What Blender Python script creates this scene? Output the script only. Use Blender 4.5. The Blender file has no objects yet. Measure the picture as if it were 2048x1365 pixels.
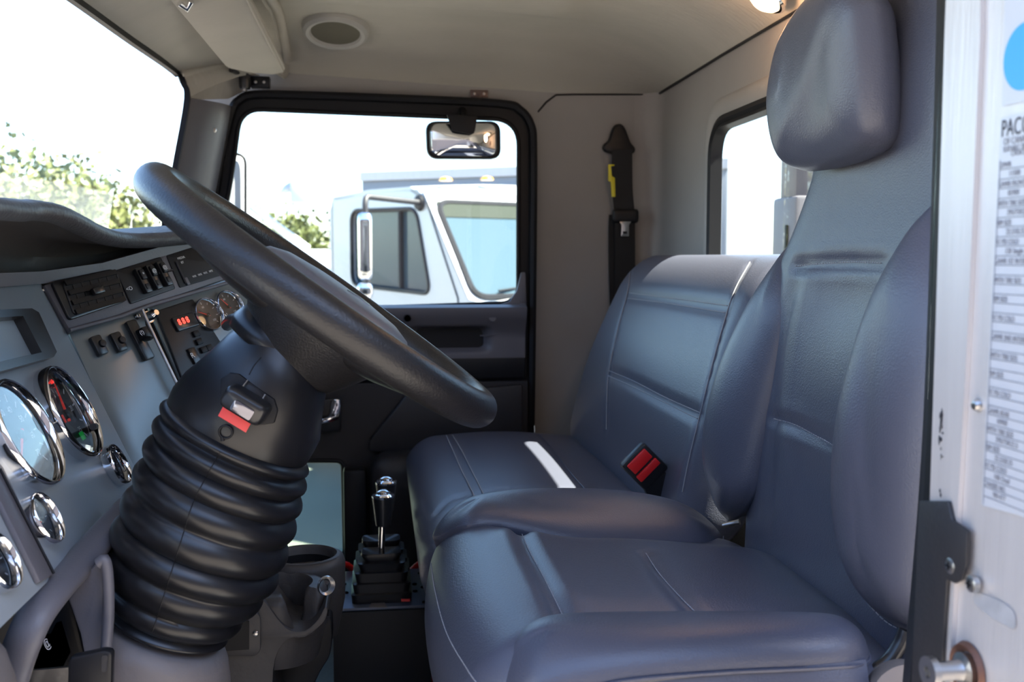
import bpy, bmesh, math, random
from mathutils import Vector, Matrix
from mathutils.geometry import tessellate_polygon
from mathutils.bvhtree import BVHTree
R = math.radians
V = Vector
random.seed(4)
SC = bpy.context.scene
COL = SC.collection

# ------------------------------------------------------------------ camera, world, sun, exposure
PITCH = math.atan(167.5/2000)
YAW = math.atan(264*math.cos(PITCH)/2000)
CAM = V((0, 0, .9))
cd = bpy.data.cameras.new('camera'); cam = bpy.data.objects.new('camera', cd); COL.objects.link(cam)
cam.location = CAM
cam.rotation_euler = (math.pi/2-PITCH, 0, -YAW)
cd.sensor_width = 36; cd.lens = 36*2000/2048
cd.clip_start = .02; cd.clip_end = 500
cd.dof.use_dof = True; cd.dof.focus_distance = 1.25; cd.dof.aperture_fstop = 8
SC.camera = cam
SC.view_settings.view_transform = 'Standard'; SC.view_settings.look = 'None'
SC.view_settings.gamma = 1; SC.view_settings.use_curve_mapping = False
SC.view_settings.exposure = 1.18
SC.cycles.use_denoising = True
SC.cycles.max_bounces = 10; SC.cycles.transparent_max_bounces = 16; SC.cycles.diffuse_bounces = 6
SC.cycles.sample_clamp_indirect = 6
wd = bpy.data.worlds.new('sky'); SC.world = wd; wd.use_nodes = True
nt = wd.node_tree; nt.nodes.clear()
sky = nt.nodes.new('ShaderNodeTexSky'); sky.sky_type = 'NISHITA'; sky.sun_disc = False
sky.sun_elevation = R(56); sky.sun_rotation = R(115); sky.air_density = 1.0; sky.dust_density = .8; sky.ozone_density = 3.0
bg = nt.nodes.new('ShaderNodeBackground'); bg.inputs[1].default_value = .40
wo = nt.nodes.new('ShaderNodeOutputWorld')
nt.links.new(sky.outputs[0], bg.inputs[0]); nt.links.new(bg.outputs[0], wo.inputs[0])
sl = bpy.data.lights.new('sun', 'SUN'); sl.energy = 25.0; sl.angle = R(.53); sl.color = (1, .91, .77)
so = bpy.data.objects.new('sun', sl); COL.objects.link(so)
SUNDIR = V((.44, -.13, .72)).normalized()            # towards the sun
so.location = (3, -1, 6); so.rotation_euler = SUNDIR.to_track_quat('Z', 'Y').to_euler()

# ------------------------------------------------------------------ survey helpers (sight lines to world points)
FW = V((math.sin(YAW)*math.cos(PITCH), math.cos(YAW)*math.cos(PITCH), -math.sin(PITCH)))
RT = V((math.cos(YAW), -math.sin(YAW), 0)); UP = RT.cross(FW)
def ray(u, v): return FW*2000+RT*(u-1024)-UP*(v-682.5)
def PY(u, v, Y): d = ray(u, v); return CAM+d*(Y/d.y)
def PX(u, v, X): d = ray(u, v); return CAM+d*(X/d.x)
def PZ(u, v, Z): d = ray(u, v); return CAM+d*((Z-CAM.z)/d.z)
def PL(u, v, O, n): d = ray(u, v); return CAM+d*((O-CAM).dot(n)/d.dot(n))

# ------------------------------------------------------------------ mesh helpers
WL = {}
def link(name, me, mat=None, parent=None, smooth=True, sharp=40):
    o = bpy.data.objects.new(name, me); COL.objects.link(o)
    if parent is not None:
        w = WL[parent.name]; me.transform(Matrix.Translation(-w)); o.parent = parent; WL[o.name] = w
    else: WL[o.name] = V((0, 0, 0))
    if mat is not None:
        for m in (mat if isinstance(mat, (list, tuple)) else [mat]): me.materials.append(m)
    if smooth:
        for p in me.polygons: p.use_smooth = True
        if sharp: me.set_sharp_from_angle(angle=R(sharp))
    return o
def mesh(name, vs, fs, mat=None, parent=None, smooth=True, sharp=40, fix=True):
    me = bpy.data.meshes.new(name); me.from_pydata([tuple(v) for v in vs], [], fs); me.update()
    if fix:
        bm = bmesh.new(); bm.from_mesh(me); bmesh.ops.remove_doubles(bm, verts=bm.verts, dist=1e-6)
        bmesh.ops.recalc_face_normals(bm, faces=bm.faces); bm.to_mesh(me); bm.free()
    return link(name, me, mat, parent, smooth, sharp)
def join(name, parts, mat, parent=None, smooth=True, sharp=40, fix=True):
    vs = []; fs = []
    for a, b in parts:
        k = len(vs); vs += list(a); fs += [tuple(i+k for i in f) for f in b]
    return mesh(name, vs, fs, mat, parent, smooth, sharp, fix)
def thing(name, label, cat, loc=(0, 0, 0), group=None, kind=None):
    o = bpy.data.objects.new(name, None); COL.objects.link(o); o.location = loc; o.empty_display_size = .05
    WL[o.name] = V(loc)
    if label: o['label'] = label
    if cat: o['category'] = cat
    if group: o['group'] = group
    if kind: o['kind'] = kind
    return o
def tag(o, label, cat, group=None):
    o['label'] = label; o['category'] = cat
    if group: o['group'] = group
    return o
def struct(o, label=None, cat=None):
    o['kind'] = 'structure'
    if label: o['label'] = label
    if cat: o['category'] = cat
    return o
def catmull(pts, n=8, closed=False):
    pts = [V(p) for p in pts]; L = len(pts); out = []
    rng = L if closed else L-1
    for i in range(rng):
        if closed: p0, p1, p2, p3 = pts[(i-1) % L], pts[i], pts[(i+1) % L], pts[(i+2) % L]
        else:
            p1, p2 = pts[i], pts[i+1]
            p0 = pts[i-1] if i > 0 else p1*2-p2
            p3 = pts[i+2] if i+2 < L else p2*2-p1
        for k in range(n):
            t = k/n
            out.append(.5*((2*p1)+(p2-p0)*t+(2*p0-5*p1+4*p2-p3)*t*t+(3*p1-p0-3*p2+p3)*t**3))
    if not closed: out.append(pts[-1])
    return out
def fillet(pts, r, n=6, closed=True):
    pts = [V(p) for p in pts]; L = len(pts); out = []
    for i in range(L):
        if not closed and i in (0, L-1): out.append(pts[i]); continue
        p = pts[i]; a = pts[i-1]; b = pts[(i+1) % L]
        rr = r[i] if isinstance(r, (list, tuple)) else r
        da = (a-p); db = (b-p); k = min(rr, da.length*.49, db.length*.49)
        A = p+da.normalized()*k; B = p+db.normalized()*k
        for j in range(n+1):
            t = j/n; out.append(A*(1-t)**2+p*2*t*(1-t)*1.0+B*t*t)
    return out
def circ(r, n=12, sx=1, sy=1): return [(r*sx*math.cos(2*math.pi*i/n), r*sy*math.sin(2*math.pi*i/n)) for i in range(n)]
def sweepg(pts, sec, nref=None, closed=False, scale=None):
    pts = [V(p) for p in pts]; L = len(pts); m = len(sec); vs = []; fs = []
    n0 = None
    for i, p in enumerate(pts):
        a = pts[i-1] if (i > 0 or closed) else p
        b = pts[(i+1) % L] if (i < L-1 or closed) else p
        t = (b-a).normalized()
        if nref is not None: n = V(nref)
        elif n0 is None: n = V((0, 0, 1)) if abs(t.z) < .9 else V((1, 0, 0))
        else: n = n0
        n = (n-t*n.dot(t)).normalized(); n0 = n; bb = t.cross(n)
        s = scale[i] if scale else 1
        for (x, y) in sec: vs.append(p+n*x*s+bb*y*s)
    for i in range(L if closed else L-1):
        j = (i+1) % L
        for k in range(m): fs.append((i*m+k, i*m+(k+1) % m, j*m+(k+1) % m, j*m+k))
    if not closed: fs.append(tuple(range(m))); fs.append(tuple((L-1)*m+k for k in reversed(range(m))))
    return vs, fs
def sweep(name, pts, sec, mat, parent=None, nref=None, closed=False, scale=None, sharp=50):
    if isinstance(sec, (int, float)): sec = circ(sec)
    return mesh(name, *sweepg(pts, sec, nref, closed, scale), mat, parent, True, sharp)
def frame(n, up=(0, 0, 1)):
    n = V(n).normalized(); u = V(up)
    if abs(u.normalized().dot(n)) > .98: u = V((0, 1, 0))
    x = u.cross(n).normalized(); y = n.cross(x); return x, y, n
def latheg(prof, O, n, seg=40, up=(0, 0, 1), el=1, xa=None, cap=True):
    x, y, n = frame(n, up); O = V(O); vs = []; fs = []
    if xa is not None: x = V(xa).normalized(); y = n.cross(x)
    for (r, h) in prof:
        for k in range(seg):
            a = 2*math.pi*k/seg; vs.append(O+x*r*math.cos(a)*el+y*r*math.sin(a)+n*h)
    m = len(prof)
    for i in range(m-1):
        for k in range(seg): fs.append((i*seg+k, i*seg+(k+1) % seg, (i+1)*seg+(k+1) % seg, (i+1)*seg+k))
    if cap and prof[0][0] > 1e-5: fs.append(tuple(range(seg)))
    if cap and prof[-1][0] > 1e-5: fs.append(tuple((m-1)*seg+k for k in range(seg)))
    return vs, fs
def lathe(name, prof, O, n, mat, parent=None, seg=40, sharp=35, **k):
    return mesh(name, *latheg(prof, O, n, seg, **k), mat, parent, True, sharp)
def boxg(c, s, ax=None):
    c = V(c); ax = ax or (V((1, 0, 0)), V((0, 1, 0)), V((0, 0, 1)))
    vs = [c+ax[0]*(i*s[0]/2)+ax[1]*(j*s[1]/2)+ax[2]*(k*s[2]/2) for i in (-1, 1) for j in (-1, 1) for k in (-1, 1)]
    return vs, [(0, 1, 3, 2), (4, 6, 7, 5), (0, 4, 5, 1), (2, 3, 7, 6), (0, 2, 6, 4), (1, 5, 7, 3)]
def bevelobj(name, vs, fs, bev, seg, mat, parent, sharp=40):
    me = bpy.data.meshes.new(name); me.from_pydata([tuple(v) for v in vs], [], fs)
    bm = bmesh.new(); bm.from_mesh(me); bmesh.ops.remove_doubles(bm, verts=bm.verts, dist=1e-6)
    bmesh.ops.recalc_face_normals(bm, faces=bm.faces)
    if bev:
        ed = [e for e in bm.edges if len(e.link_faces) == 2 and e.calc_face_angle(0) > .5]
        bmesh.ops.bevel(bm, geom=ed, offset=bev, segments=seg, profile=.5, affect='EDGES', clamp_overlap=True)
    bm.to_mesh(me); bm.free()
    return link(name, me, mat, parent, True, sharp)
def box(name, c, s, mat, parent=None, bev=0, seg=2, ax=None): return bevelobj(name, *boxg(c, s, ax), bev, seg, mat, parent)
def plateg(pts, th):
    """closed outline in 3D extruded by vector th"""
    pts = [V(p) for p in pts]; n = len(pts); th = V(th)
    vs = pts+[p+th for p in pts]
    fs = [tuple(range(n)), tuple(reversed(range(n, 2*n)))]+[(i, (i+1) % n, n+(i+1) % n, n+i) for i in range(n)]
    return vs, fs
def plate(name, pts, th, mat, parent=None, bev=0, seg=2): return bevelobj(name, *plateg(pts, th), bev, seg, mat, parent)
def holed(name, outer, holes, th, mat, parent=None, smooth=False):
    """outline with holes, extruded by th"""
    loops = [[V(p) for p in outer]]+[[V(p) for p in h] for h in holes]
    flat = [p for l in loops for p in l]; n = len(flat); th = V(th)
    tr = tessellate_polygon(loops)
    vs = flat+[p+th for p in flat]; fs = [tuple(t) for t in tr]+[tuple(reversed([i+n for i in t])) for t in tr]
    k = 0
    for l in loops:
        m = len(l)
        for i in range(m): fs.append((k+i, k+(i+1) % m, n+k+(i+1) % m, n+k+i))
        k += m
    return mesh(name, vs, fs, mat, parent, smooth, 40)
def loftg(rings, cap=True, closed=True):
    m = len(rings[0]); vs = [V(p) for r in rings for p in r]; fs = []
    for i in range(len(rings)-1):
        for k in range(m if closed else m-1): fs.append((i*m+k, i*m+(k+1) % m, (i+1)*m+(k+1) % m, (i+1)*m+k))
    if cap and closed: fs.append(tuple(range(m))); fs.append(tuple(reversed([(len(rings)-1)*m+k for k in range(m)])))
    return vs, fs
def loft(name, rings, mat, parent=None, cap=True, closed=True, sharp=50):
    return mesh(name, *loftg(rings, cap, closed), mat, parent, True, sharp)
def sheet(name, rows, mat, parent=None, th=None, sharp=60):
    """grid of rows of points; optional thickness vector"""
    vs, fs = loftg(rows, False, False)
    if th is not None:
        n = len(vs); th = V(th); m = len(rows[0]); r = len(rows)
        vs = vs+[v+th for v in vs]; fs = fs+[tuple(reversed([i+n for i in f])) for f in fs]
        ed = [k for k in range(m)]+[i*m+m-1 for i in range(1, r)]+[(r-1)*m+k for k in range(m-2, -1, -1)]+[i*m for i in range(r-2, 0, -1)]
        for a, b in zip(ed, ed[1:]+ed[:1]): fs.append((a, b, b+n, a+n))
    return mesh(name, vs, fs, mat, parent, True, sharp)
def inflate(name, outline, spine, nrm, front, back, mat, parent=None, rings=16, p=2.2, pb=2.2, n=8, smooth=True, sm=14, core=None):
    """soft pad: closed outline inflated over a spine segment"""
    ol = catmull(outline, n, True) if smooth else [V(q) for q in outline]
    sp = [V(q) for q in spine]; nrm = V(nrm).normalized(); m = len(ol)
    def near(q):
        best = None
        for a, b in zip(sp, sp[1:]):
            d = b-a; t = max(0, min(1, (q-a).dot(d)/d.dot(d))); c = a+d*t
            if best is None or (q-c).length < best[0]: best = ((q-c).length, c)
        return best[1]
    tg = [near(q) for q in ol]
    if core: cc = sum(ol, V((0, 0, 0)))/m; tg = [cc+(q-cc)*core for q in ol]
    # relax targets a little so the spine gets no folds
    for _ in range(0 if core else 10): tg = [(tg[i-1]+tg[i]*2+tg[(i+1) % m])/4 for i in range(m)]
    vs = []; fs = []
    def lay(side, h, pw):
        base = len(vs)
        for k in range(rings+1):
            t = 1-math.cos(k/rings*math.pi/2) if k < rings else 1
            t = k/rings; t = t*t*(1.6-.6*t)
            hh = h*(max(0, 1-(1-t)**pw))**(1/pw)
            for i in range(m): vs.append(ol[i].lerp(tg[i], t)+nrm*hh*side)
        for k in range(rings):
            for i in range(m):
                j = (i+1) % m; fs.append((base+k*m+i, base+k*m+j, base+(k+1)*m+j, base+(k+1)*m+i))
        b = base+rings*m      # close along the spine
        for i in range(m//2-1): fs.append((b+i, b+i+1, b+m-2-i, b+m-1-i))
    lay(1, front, p); lay(-1, back, pb)
    o = mesh(name, vs, fs, mat, parent, True, 70)
    bm = bmesh.new(); bm.from_mesh(o.data)
    rim_ = {tuple(round(c, 5) for c in (q-WL[o.name])) for q in ol}
    vv = [v for v in bm.verts if tuple(round(c, 5) for c in v.co) not in rim_]
    for _ in range(sm): bmesh.ops.smooth_vert(bm, verts=vv, factor=.5, use_axis_x=True, use_axis_y=True, use_axis_z=True)
    bm.to_mesh(o.data); bm.free()
    return o
def rbox(name, lo, hi, r, mat, parent=None, n=(30, 30, 12), deform=None, sharp=0):
    """dense rounded box that can be deformed"""
    lo = V(lo); hi = V(hi); vs = []; fs = []
    rr = V(r) if isinstance(r, (tuple, list)) else V((r, r, r))
    def spread(a, b, q, k):            # denser samples near the rounded ends
        out = []
        for i in range(k+1):
            t = i/k; s = .5-.5*math.cos(math.pi*t); s = .35*s+.65*t; out.append(a+(b-a)*s)
        return out
    def add(fixed, side):
        ax = [a for a in range(3) if a != fixed]
        ga = spread(lo[ax[0]], hi[ax[0]], rr[ax[0]], n[ax[0]]); gb = spread(lo[ax[1]], hi[ax[1]], rr[ax[1]], n[ax[1]])
        b0 = len(vs)
        for a in ga:
            for b in gb:
                q = V((0, 0, 0)); q[fixed] = hi[fixed] if side else lo[fixed]; q[ax[0]] = a; q[ax[1]] = b
                c = V([min(max(q[i], lo[i]+rr[i]), hi[i]-rr[i]) for i in range(3)])
                d = V([(q[i]-c[i])/rr[i] for i in range(3)])
                if d.length > 0: d.normalize()
                vs.append(V([c[i]+d[i]*rr[i] for i in range(3)]))
        w = len(gb)
        for i in range(len(ga)-1):
            for j in range(w-1):
                f = (b0+i*w+j, b0+i*w+j+1, b0+(i+1)*w+j+1, b0+(i+1)*w+j); fs.append(f)
    for f in range(3):
        for s in (0, 1): add(f, s)
    if deform: vs = [deform(v) for v in vs]
    me = bpy.data.meshes.new(name); me.from_pydata([tuple(v) for v in vs], [], fs)
    bm = bmesh.new(); bm.from_mesh(me); bmesh.ops.remove_doubles(bm, verts=bm.verts, dist=2e-5)
    bmesh.ops.recalc_face_normals(bm, faces=bm.faces); bm.to_mesh(me); bm.free()
    return link(name, me, mat, parent, True, sharp)
def wpt(o, v): return WL[o.name]+v
def bvh(o):
    w = WL[o.name]
    return BVHTree.FromPolygons([v.co+w for v in o.data.vertices], [tuple(p.vertices) for p in o.data.polygons])
def sight(o, uvs, n=6, lift=0.0, tree=None, smooth=True):
    """points where sight lines meet the surface of o"""
    tree = tree or bvh(o)
    q = [V((a, b, 0)) for a, b in uvs]
    if smooth: q = catmull(q, n)
    out = []
    for p in q:
        d = ray(p.x, p.y).normalized(); h = tree.ray_cast(CAM, d)
        if h[0] is not None:
            nn = h[1] if h[1].dot(d) < 0 else -h[1]
            if out and (h[0]-out[-1]).length > .12: continue
            out.append(h[0]+nn*lift)
    return out
def groove(o, pts, w, dep, ridge=0.0):
    """press a rounded furrow along a line on the surface (a sewn seam)"""
    if len(pts) < 2: return
    W = WL[o.name]; me = o.data
    segs = [(a-W, b-W) for a, b in zip(pts, pts[1:])]
    ns = [v.normal.copy() for v in me.vertices]
    lo = V([min(min(a[i], b[i]) for a, b in segs)-3*w for i in range(3)]); hi = V([max(max(a[i], b[i]) for a, b in segs)+3*w for i in range(3)])
    for v in me.vertices:
        c = v.co
        if any(c[i] < lo[i] or c[i] > hi[i] for i in range(3)): continue
        dm = 9
        for a, b in segs:
            d = b-a; dd = d.dot(d)
            if dd < 1e-12: continue
            t = max(0, min(1, (c-a).dot(d)/dd)); dm = min(dm, (c-a-d*t).length)
        k = math.exp(-(dm/w)**2)*dep-ridge*math.exp(-((dm-2*w)/w)**2)
        if abs(k) > 1e-6: v.co = c-ns[v.index]*k
    me.update()
def stitch(name, pts, mat, parent, r=.0009, dash=.005, gap=.0022):
    """a row of thread stitches along a polyline, one mesh"""
    parts = []; acc = 0; on = True; cur = [pts[0]] if pts else []
    for a, b in zip(pts, pts[1:]):
        d = b-a; L = d.length; pos = 0
        while L-pos > 1e-9:
            lim = dash if on else gap
            st = min(lim-acc, L-pos); pos += st; acc += st; p = a+d*(pos/L)
            if on: cur.append(p)
            if acc >= lim-1e-9:
                if on and len(cur) > 1: parts.append(sweepg(cur, circ(r, 5)))
                on = not on; acc = 0; cur = [p]
    if not parts: return None
    return join(name, parts, mat, parent)
def letters(name, txt, O, xd, yd, size, mat, parent, align='LEFT', th=.0002, sx=1):
    cu = bpy.data.curves.new(name, 'FONT'); cu.body = txt; cu.size = size; cu.align_x = align; cu.extrude = th/2
    t = bpy.data.objects.new(name, cu); COL.objects.link(t)
    dg = bpy.context.evaluated_depsgraph_get(); me = bpy.data.meshes.new_from_object(t.evaluated_get(dg))
    bpy.data.objects.remove(t); bpy.data.curves.remove(cu)
    xd = V(xd).normalized(); yd = V(yd); yd = (yd-xd*yd.dot(xd)).normalized(); z = xd.cross(yd)
    O = V(O)
    for v in me.vertices: v.co = O+xd*v.co.x*sx+yd*v.co.y+z*(v.co.z+th/2)
    me.materials.clear()
    return link(name, me, mat, parent, False)

# ------------------------------------------------------------------ materials
def mat(name, col, rough=.5, metal=0, bump=0, bscale=200, bdetail=4, spec=.5, coat=0, var=0, vscale=8, stretch=None, emit=None, es=0, sheen=0):
    m = bpy.data.materials.new(name); m.use_nodes = True; nt = m.node_tree; b = nt.nodes['Principled BSDF']
    b.inputs['Base Color'].default_value = (*col, 1); b.inputs['Roughness'].default_value = rough
    b.inputs['Metallic'].default_value = metal; b.inputs['Specular IOR Level'].default_value = spec
    b.inputs['Coat Weight'].default_value = coat; b.inputs['Sheen Weight'].default_value = sheen
    if emit: b.inputs['Emission Color'].default_value = (*emit, 1); b.inputs['Emission Strength'].default_value = es
    tc = nt.nodes.new('ShaderNodeTexCoord'); vec = tc.outputs['Object']
    if stretch:
        mp = nt.nodes.new('ShaderNodeMapping'); mp.inputs['Scale'].default_value = stretch
        nt.links.new(vec, mp.inputs['Vector']); vec = mp.outputs['Vector']
    if var:
        no = nt.nodes.new('ShaderNodeTexNoise'); no.inputs['Scale'].default_value = vscale; no.inputs['Detail'].default_value = 5
        nt.links.new(vec, no.inputs['Vector'])
        mx = nt.nodes.new('ShaderNodeMix'); mx.data_type = 'RGBA'
        mx.inputs['A'].default_value = (*[c*(1-var) for c in col], 1); mx.inputs['B'].default_value = (*[min(1, c*(1+var)) for c in col], 1)
        nt.links.new(no.outputs['Fac'], mx.inputs['Factor']); nt.links.new(mx.outputs['Result'], b.inputs['Base Color'])
    if bump:
        no = nt.nodes.new('ShaderNodeTexNoise'); no.inputs['Scale'].default_value = bscale; no.inputs['Detail'].default_value = bdetail
        nt.links.new(vec, no.inputs['Vector'])
        bp = nt.nodes.new('ShaderNodeBump'); bp.inputs['Strength'].default_value = bump; bp.inputs['Distance'].default_value = .002
        nt.links.new(no.outputs['Fac'], bp.inputs['Height']); nt.links.new(bp.outputs['Normal'], b.inputs['Normal'])
    return m
def glass(name, tint=(1, 1, 1), refl=1.0, rough=0.0):
    m = bpy.data.materials.new(name); m.use_nodes = True; nt = m.node_tree; nt.nodes.clear()
    o = nt.nodes.new('ShaderNodeOutputMaterial'); t = nt.nodes.new('ShaderNodeBsdfTransparent'); t.inputs[0].default_value = (*tint, 1)
    g = nt.nodes.new('ShaderNodeBsdfGlossy'); g.inputs['Roughness'].default_value = rough; g.inputs[0].default_value = (refl, refl, refl, 1)
    lw = nt.nodes.new('ShaderNodeLayerWeight'); lw.inputs[0].default_value = .5
    pw = nt.nodes.new('ShaderNodeMath'); pw.operation = 'POWER'; pw.inputs[1].default_value = 5; nt.links.new(lw.outputs['Facing'], pw.inputs[0])
    f = nt.nodes.new('ShaderNodeMath'); f.operation = 'MULTIPLY_ADD'; f.inputs[1].default_value = .9; f.inputs[2].default_value = .045
    nt.links.new(pw.outputs[0], f.inputs[0])
    mx = nt.nodes.new('ShaderNodeMixShader'); nt.links.new(f.outputs[0], mx.inputs[0])
    nt.links.new(t.outputs[0], mx.inputs[1]); nt.links.new(g.outputs[0], mx.inputs[2]); nt.links.new(mx.outputs[0], o.inputs[0])
    return m
M = {}
M['vinyl'] = mat('seat_vinyl', (.078, .082, .112), .34, bump=.22, bscale=520, bdetail=3, spec=.55)
M['thread'] = mat('grey_thread', (.30, .30, .32), .8)
M['liner'] = mat('headliner', (.44, .415, .36), .72, bump=.5, bscale=38, bdetail=8, var=.10, vscale=5, stretch=(1.0, 3.0, 1.0))
M['quilt'] = mat('wall_vinyl', (.31, .295, .285), .62, bump=.7, bscale=22, bdetail=9, var=.10, vscale=6)
M['rubber'] = mat('black_rubber', (.009, .009, .011), .5, spec=.3)
M['black'] = mat('black_plastic', (.011, .011, .013), .4, bump=.05, bscale=600, spec=.35)
M['satin'] = mat('satin_black', (.016, .016, .018), .28, spec=.6)
M['boot'] = mat('boot_black', (.009, .009, .011), .33, spec=.5)
M['wheel'] = mat('wheel_black', (.014, .013, .014), .36, bump=.25, bscale=420, spec=.5)
M['grey'] = mat('grey_plastic', (.115, .11, .125), .45, bump=.12, bscale=300)
M['dkgrey'] = mat('dark_grey_plastic', (.022, .021, .024), .5, bump=.2, bscale=260)
M['cowl'] = mat('cowl_plastic', (.055, .05, .047), .62, bump=.1, bscale=300)
M['pad'] = mat('dash_pad', (.07, .072, .08), .48, bump=.7, bscale=150, bdetail=6)
M['taupe'] = mat('taupe_vinyl', (.16, .14, .135), .55, bump=.6, bscale=60, bdetail=8)
M['silver'] = mat('silver_panel', (.42, .47, .51), .30, metal=.35, bump=.02, bscale=900)
M['greypanel'] = mat('grey_metal_panel', (.20, .225, .235), .34, metal=.4, bump=.02, bscale=900)
M['chrome'] = mat('chrome', (.85, .85, .87), .06, metal=1)
M['steel'] = mat('steel', (.55, .54, .53), .3, metal=1, bump=.1, bscale=200)
M['alu'] = mat('aluminium', (.62, .585, .575), .42, metal=.35, bump=.25, bscale=60, var=.10, vscale=14, stretch=(6, 6, .35))
M['face'] = mat('gauge_face', (.012, .014, .018), .5)
M['screen'] = mat('screen', (.30, .36, .40), .2, spec=.8)
M['red'] = mat('red_plastic', (.62, .012, .015), .35)
M['redpaint'] = mat('red_tag', (.75, .06, .06), .45)
M['needle'] = mat('red_needle', (.8, .03, .02), .5, emit=(1, .05, .02), es=.12)
M['led'] = mat('red_led', (.5, .0, .0), .5, emit=(1, .03, .02), es=4.0)
M['ledg'] = mat('green_led', (.0, .3, .05), .5, emit=(.02, .8, .12), es=.08)
M['print'] = mat('white_print', (.75, .75, .77), .6)
M['ink'] = mat('black_ink', (.04, .04, .05), .7)
M['inkgrey'] = mat('grey_ink', (.22, .22, .25), .7)
M['paper'] = mat('label_film', (.52, .53, .57), .4)
M['blue'] = mat('blue_sticker', (.03, .32, .80), .4)
M['yellow'] = mat('yellow_plastic', (.80, .68, .04), .4)
M['web'] = mat('belt_webbing', (.012, .012, .014), .7, bump=.4, bscale=300, stretch=(1, 1, 4))
M['plate'] = mat('shift_plate', (.13, .15, .20), .38, metal=.6)
M['shiftbox'] = mat('shift_box', (.013, .012, .0115), .55)
M['floor'] = mat('floor_rubber', (.10, .105, .11), .5, bump=.4, bscale=90)
M['mirror'] = mat('mirror_glass', (.85, .87, .88), .02, metal=1)
M['pane'] = glass('window_glass', (.84, .88, .87), .9)
M['lens'] = glass('gauge_glass', (.9, .92, .93), 1.0)
M['white'] = mat('white_paint', (.50, .52, .54), .3, coat=.4)
M['tint'] = mat('tinted_glass', (.035, .062, .080), .12, spec=.35)
M['asphalt'] = mat('asphalt', (.145, .132, .12), .9, bump=.3, bscale=20, var=.15, vscale=1)
M['leaf'] = mat('leaves', (.07, .085, .014), .6, var=.35, vscale=1.2)
M['bark'] = mat('bark', (.12, .09, .06), .8)
M['amber'] = mat('amber_lens', (.9, .38, .02), .3)
M['grime'] = glass('dusty_glass', (.66, .78, .73), .9, .15)
M['tan'] = mat('tan_board', (.50, .38, .24), .7)
M['console'] = mat('console_plastic', (.055, .049, .047), .5, bump=.4, bscale=80)
M['smoked'] = mat('smoked_chrome', (.22, .22, .26), .15, metal=1)
M['lamp'] = mat('lamp_lens', (.9, .85, .78), .3, emit=(1, .62, .3), es=3.5)
M['shellw'] = mat('cab_paint', (.7, .7, .72), .35)

# ================================================================== THE CAB SHELL
YP = 2.5; XR = .70; YN = .60
def zseam(x): return 1.343-.034*min(1, max(0, (x+.233)/.67)) if x > -.233 else 1.343
def sst(a, b, x): t = max(0, min(1, (x-a)/(b-a))); return t*t*(3-2*t)
def zceil(x, y):
    s1 = math.sin(min(1, max(0, YP-y)/.26)*math.pi/2); s2 = math.sin(min(1, max(0, XR-x)/.26)*math.pi/2)
    return zseam(x)+.10*(s1*s2)**.8-.012*sst(.30, .38, min(YP-y, (XR-x)*1.15))+.006*math.sin(x*5)*s1*s2
xs = [-.215+.915*i/60 for i in range(61)]; ys = [YN-.02+(YP-YN+.02)*(1-(1-j/90)**1.3) for j in range(91)]
ceil = struct(sheet('ceiling', [[V((x, y, zceil(x, y))) for y in ys] for x in xs], M['liner'], th=(0, 0, .03)))
o = struct(box('floor', (0, 1.55, -.02), (1.7, 2.1, .04), M['floor']))
# roof skin over the ceiling
struct(box('trim_1', (.1, 1.56, 1.50), (1.25, 2.04, .03), M['shellw'], bev=.01), 'white painted cab roof above the headliner', 'roof')
# rear wall with its window
def ywin(y, z): return V((XR, y, z))
rw = fillet([ywin(.82, .78), ywin(2.055, .78), ywin(2.055, 1.174), ywin(.82, 1.174)], .075, 8)
struct(holed('wall_rear', [ywin(YN, 0), ywin(2.44, 0), ywin(2.44, 1.34), ywin(YN, 1.34)], [rw], (.014, 0, 0), M['quilt']), None)
w2 = thing('window_1', None, None, (XR, 1.45, .97), kind='structure')
sweep('seal', [p+V((-.004, 0, 0)) for p in rw], [(.006, -.014), (.010, -.004), (.004, .002), (.008, .010), (-.017, .012), (-.017, -.014)], M['rubber'], w2, nref=(-1, 0, 0), closed=True)
plate('pane', [p+V((.012, 0, 0)) for p in rw], (.004, 0, 0), M['pane'], w2)
sweep('lip', [V((XR+.004, q.y+(.03 if q.y > 1.5 else -.03), q.z+(.03 if q.z > 1 else -.03))) for q in rw], circ(.014, 12, 1.0, 1.9), M['quilt'], w2, nref=(-1, 0, 0), closed=True)
# rounded corner between rear and passenger wall
cr = []
for k in range(13):
    a = k/12*math.pi/2; x = XR-.06+.06*math.cos(a); y = YP-.06+.06*math.sin(a); cr.append([V((x, y, z)) for z in (0, .5, 1.0, 1.33)])
struct(sheet('trim_2', cr, M['quilt'], th=(.01, .01, 0)), 'rounded taupe vinyl corner between the rear wall and the passenger side', 'corner trim')
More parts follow.
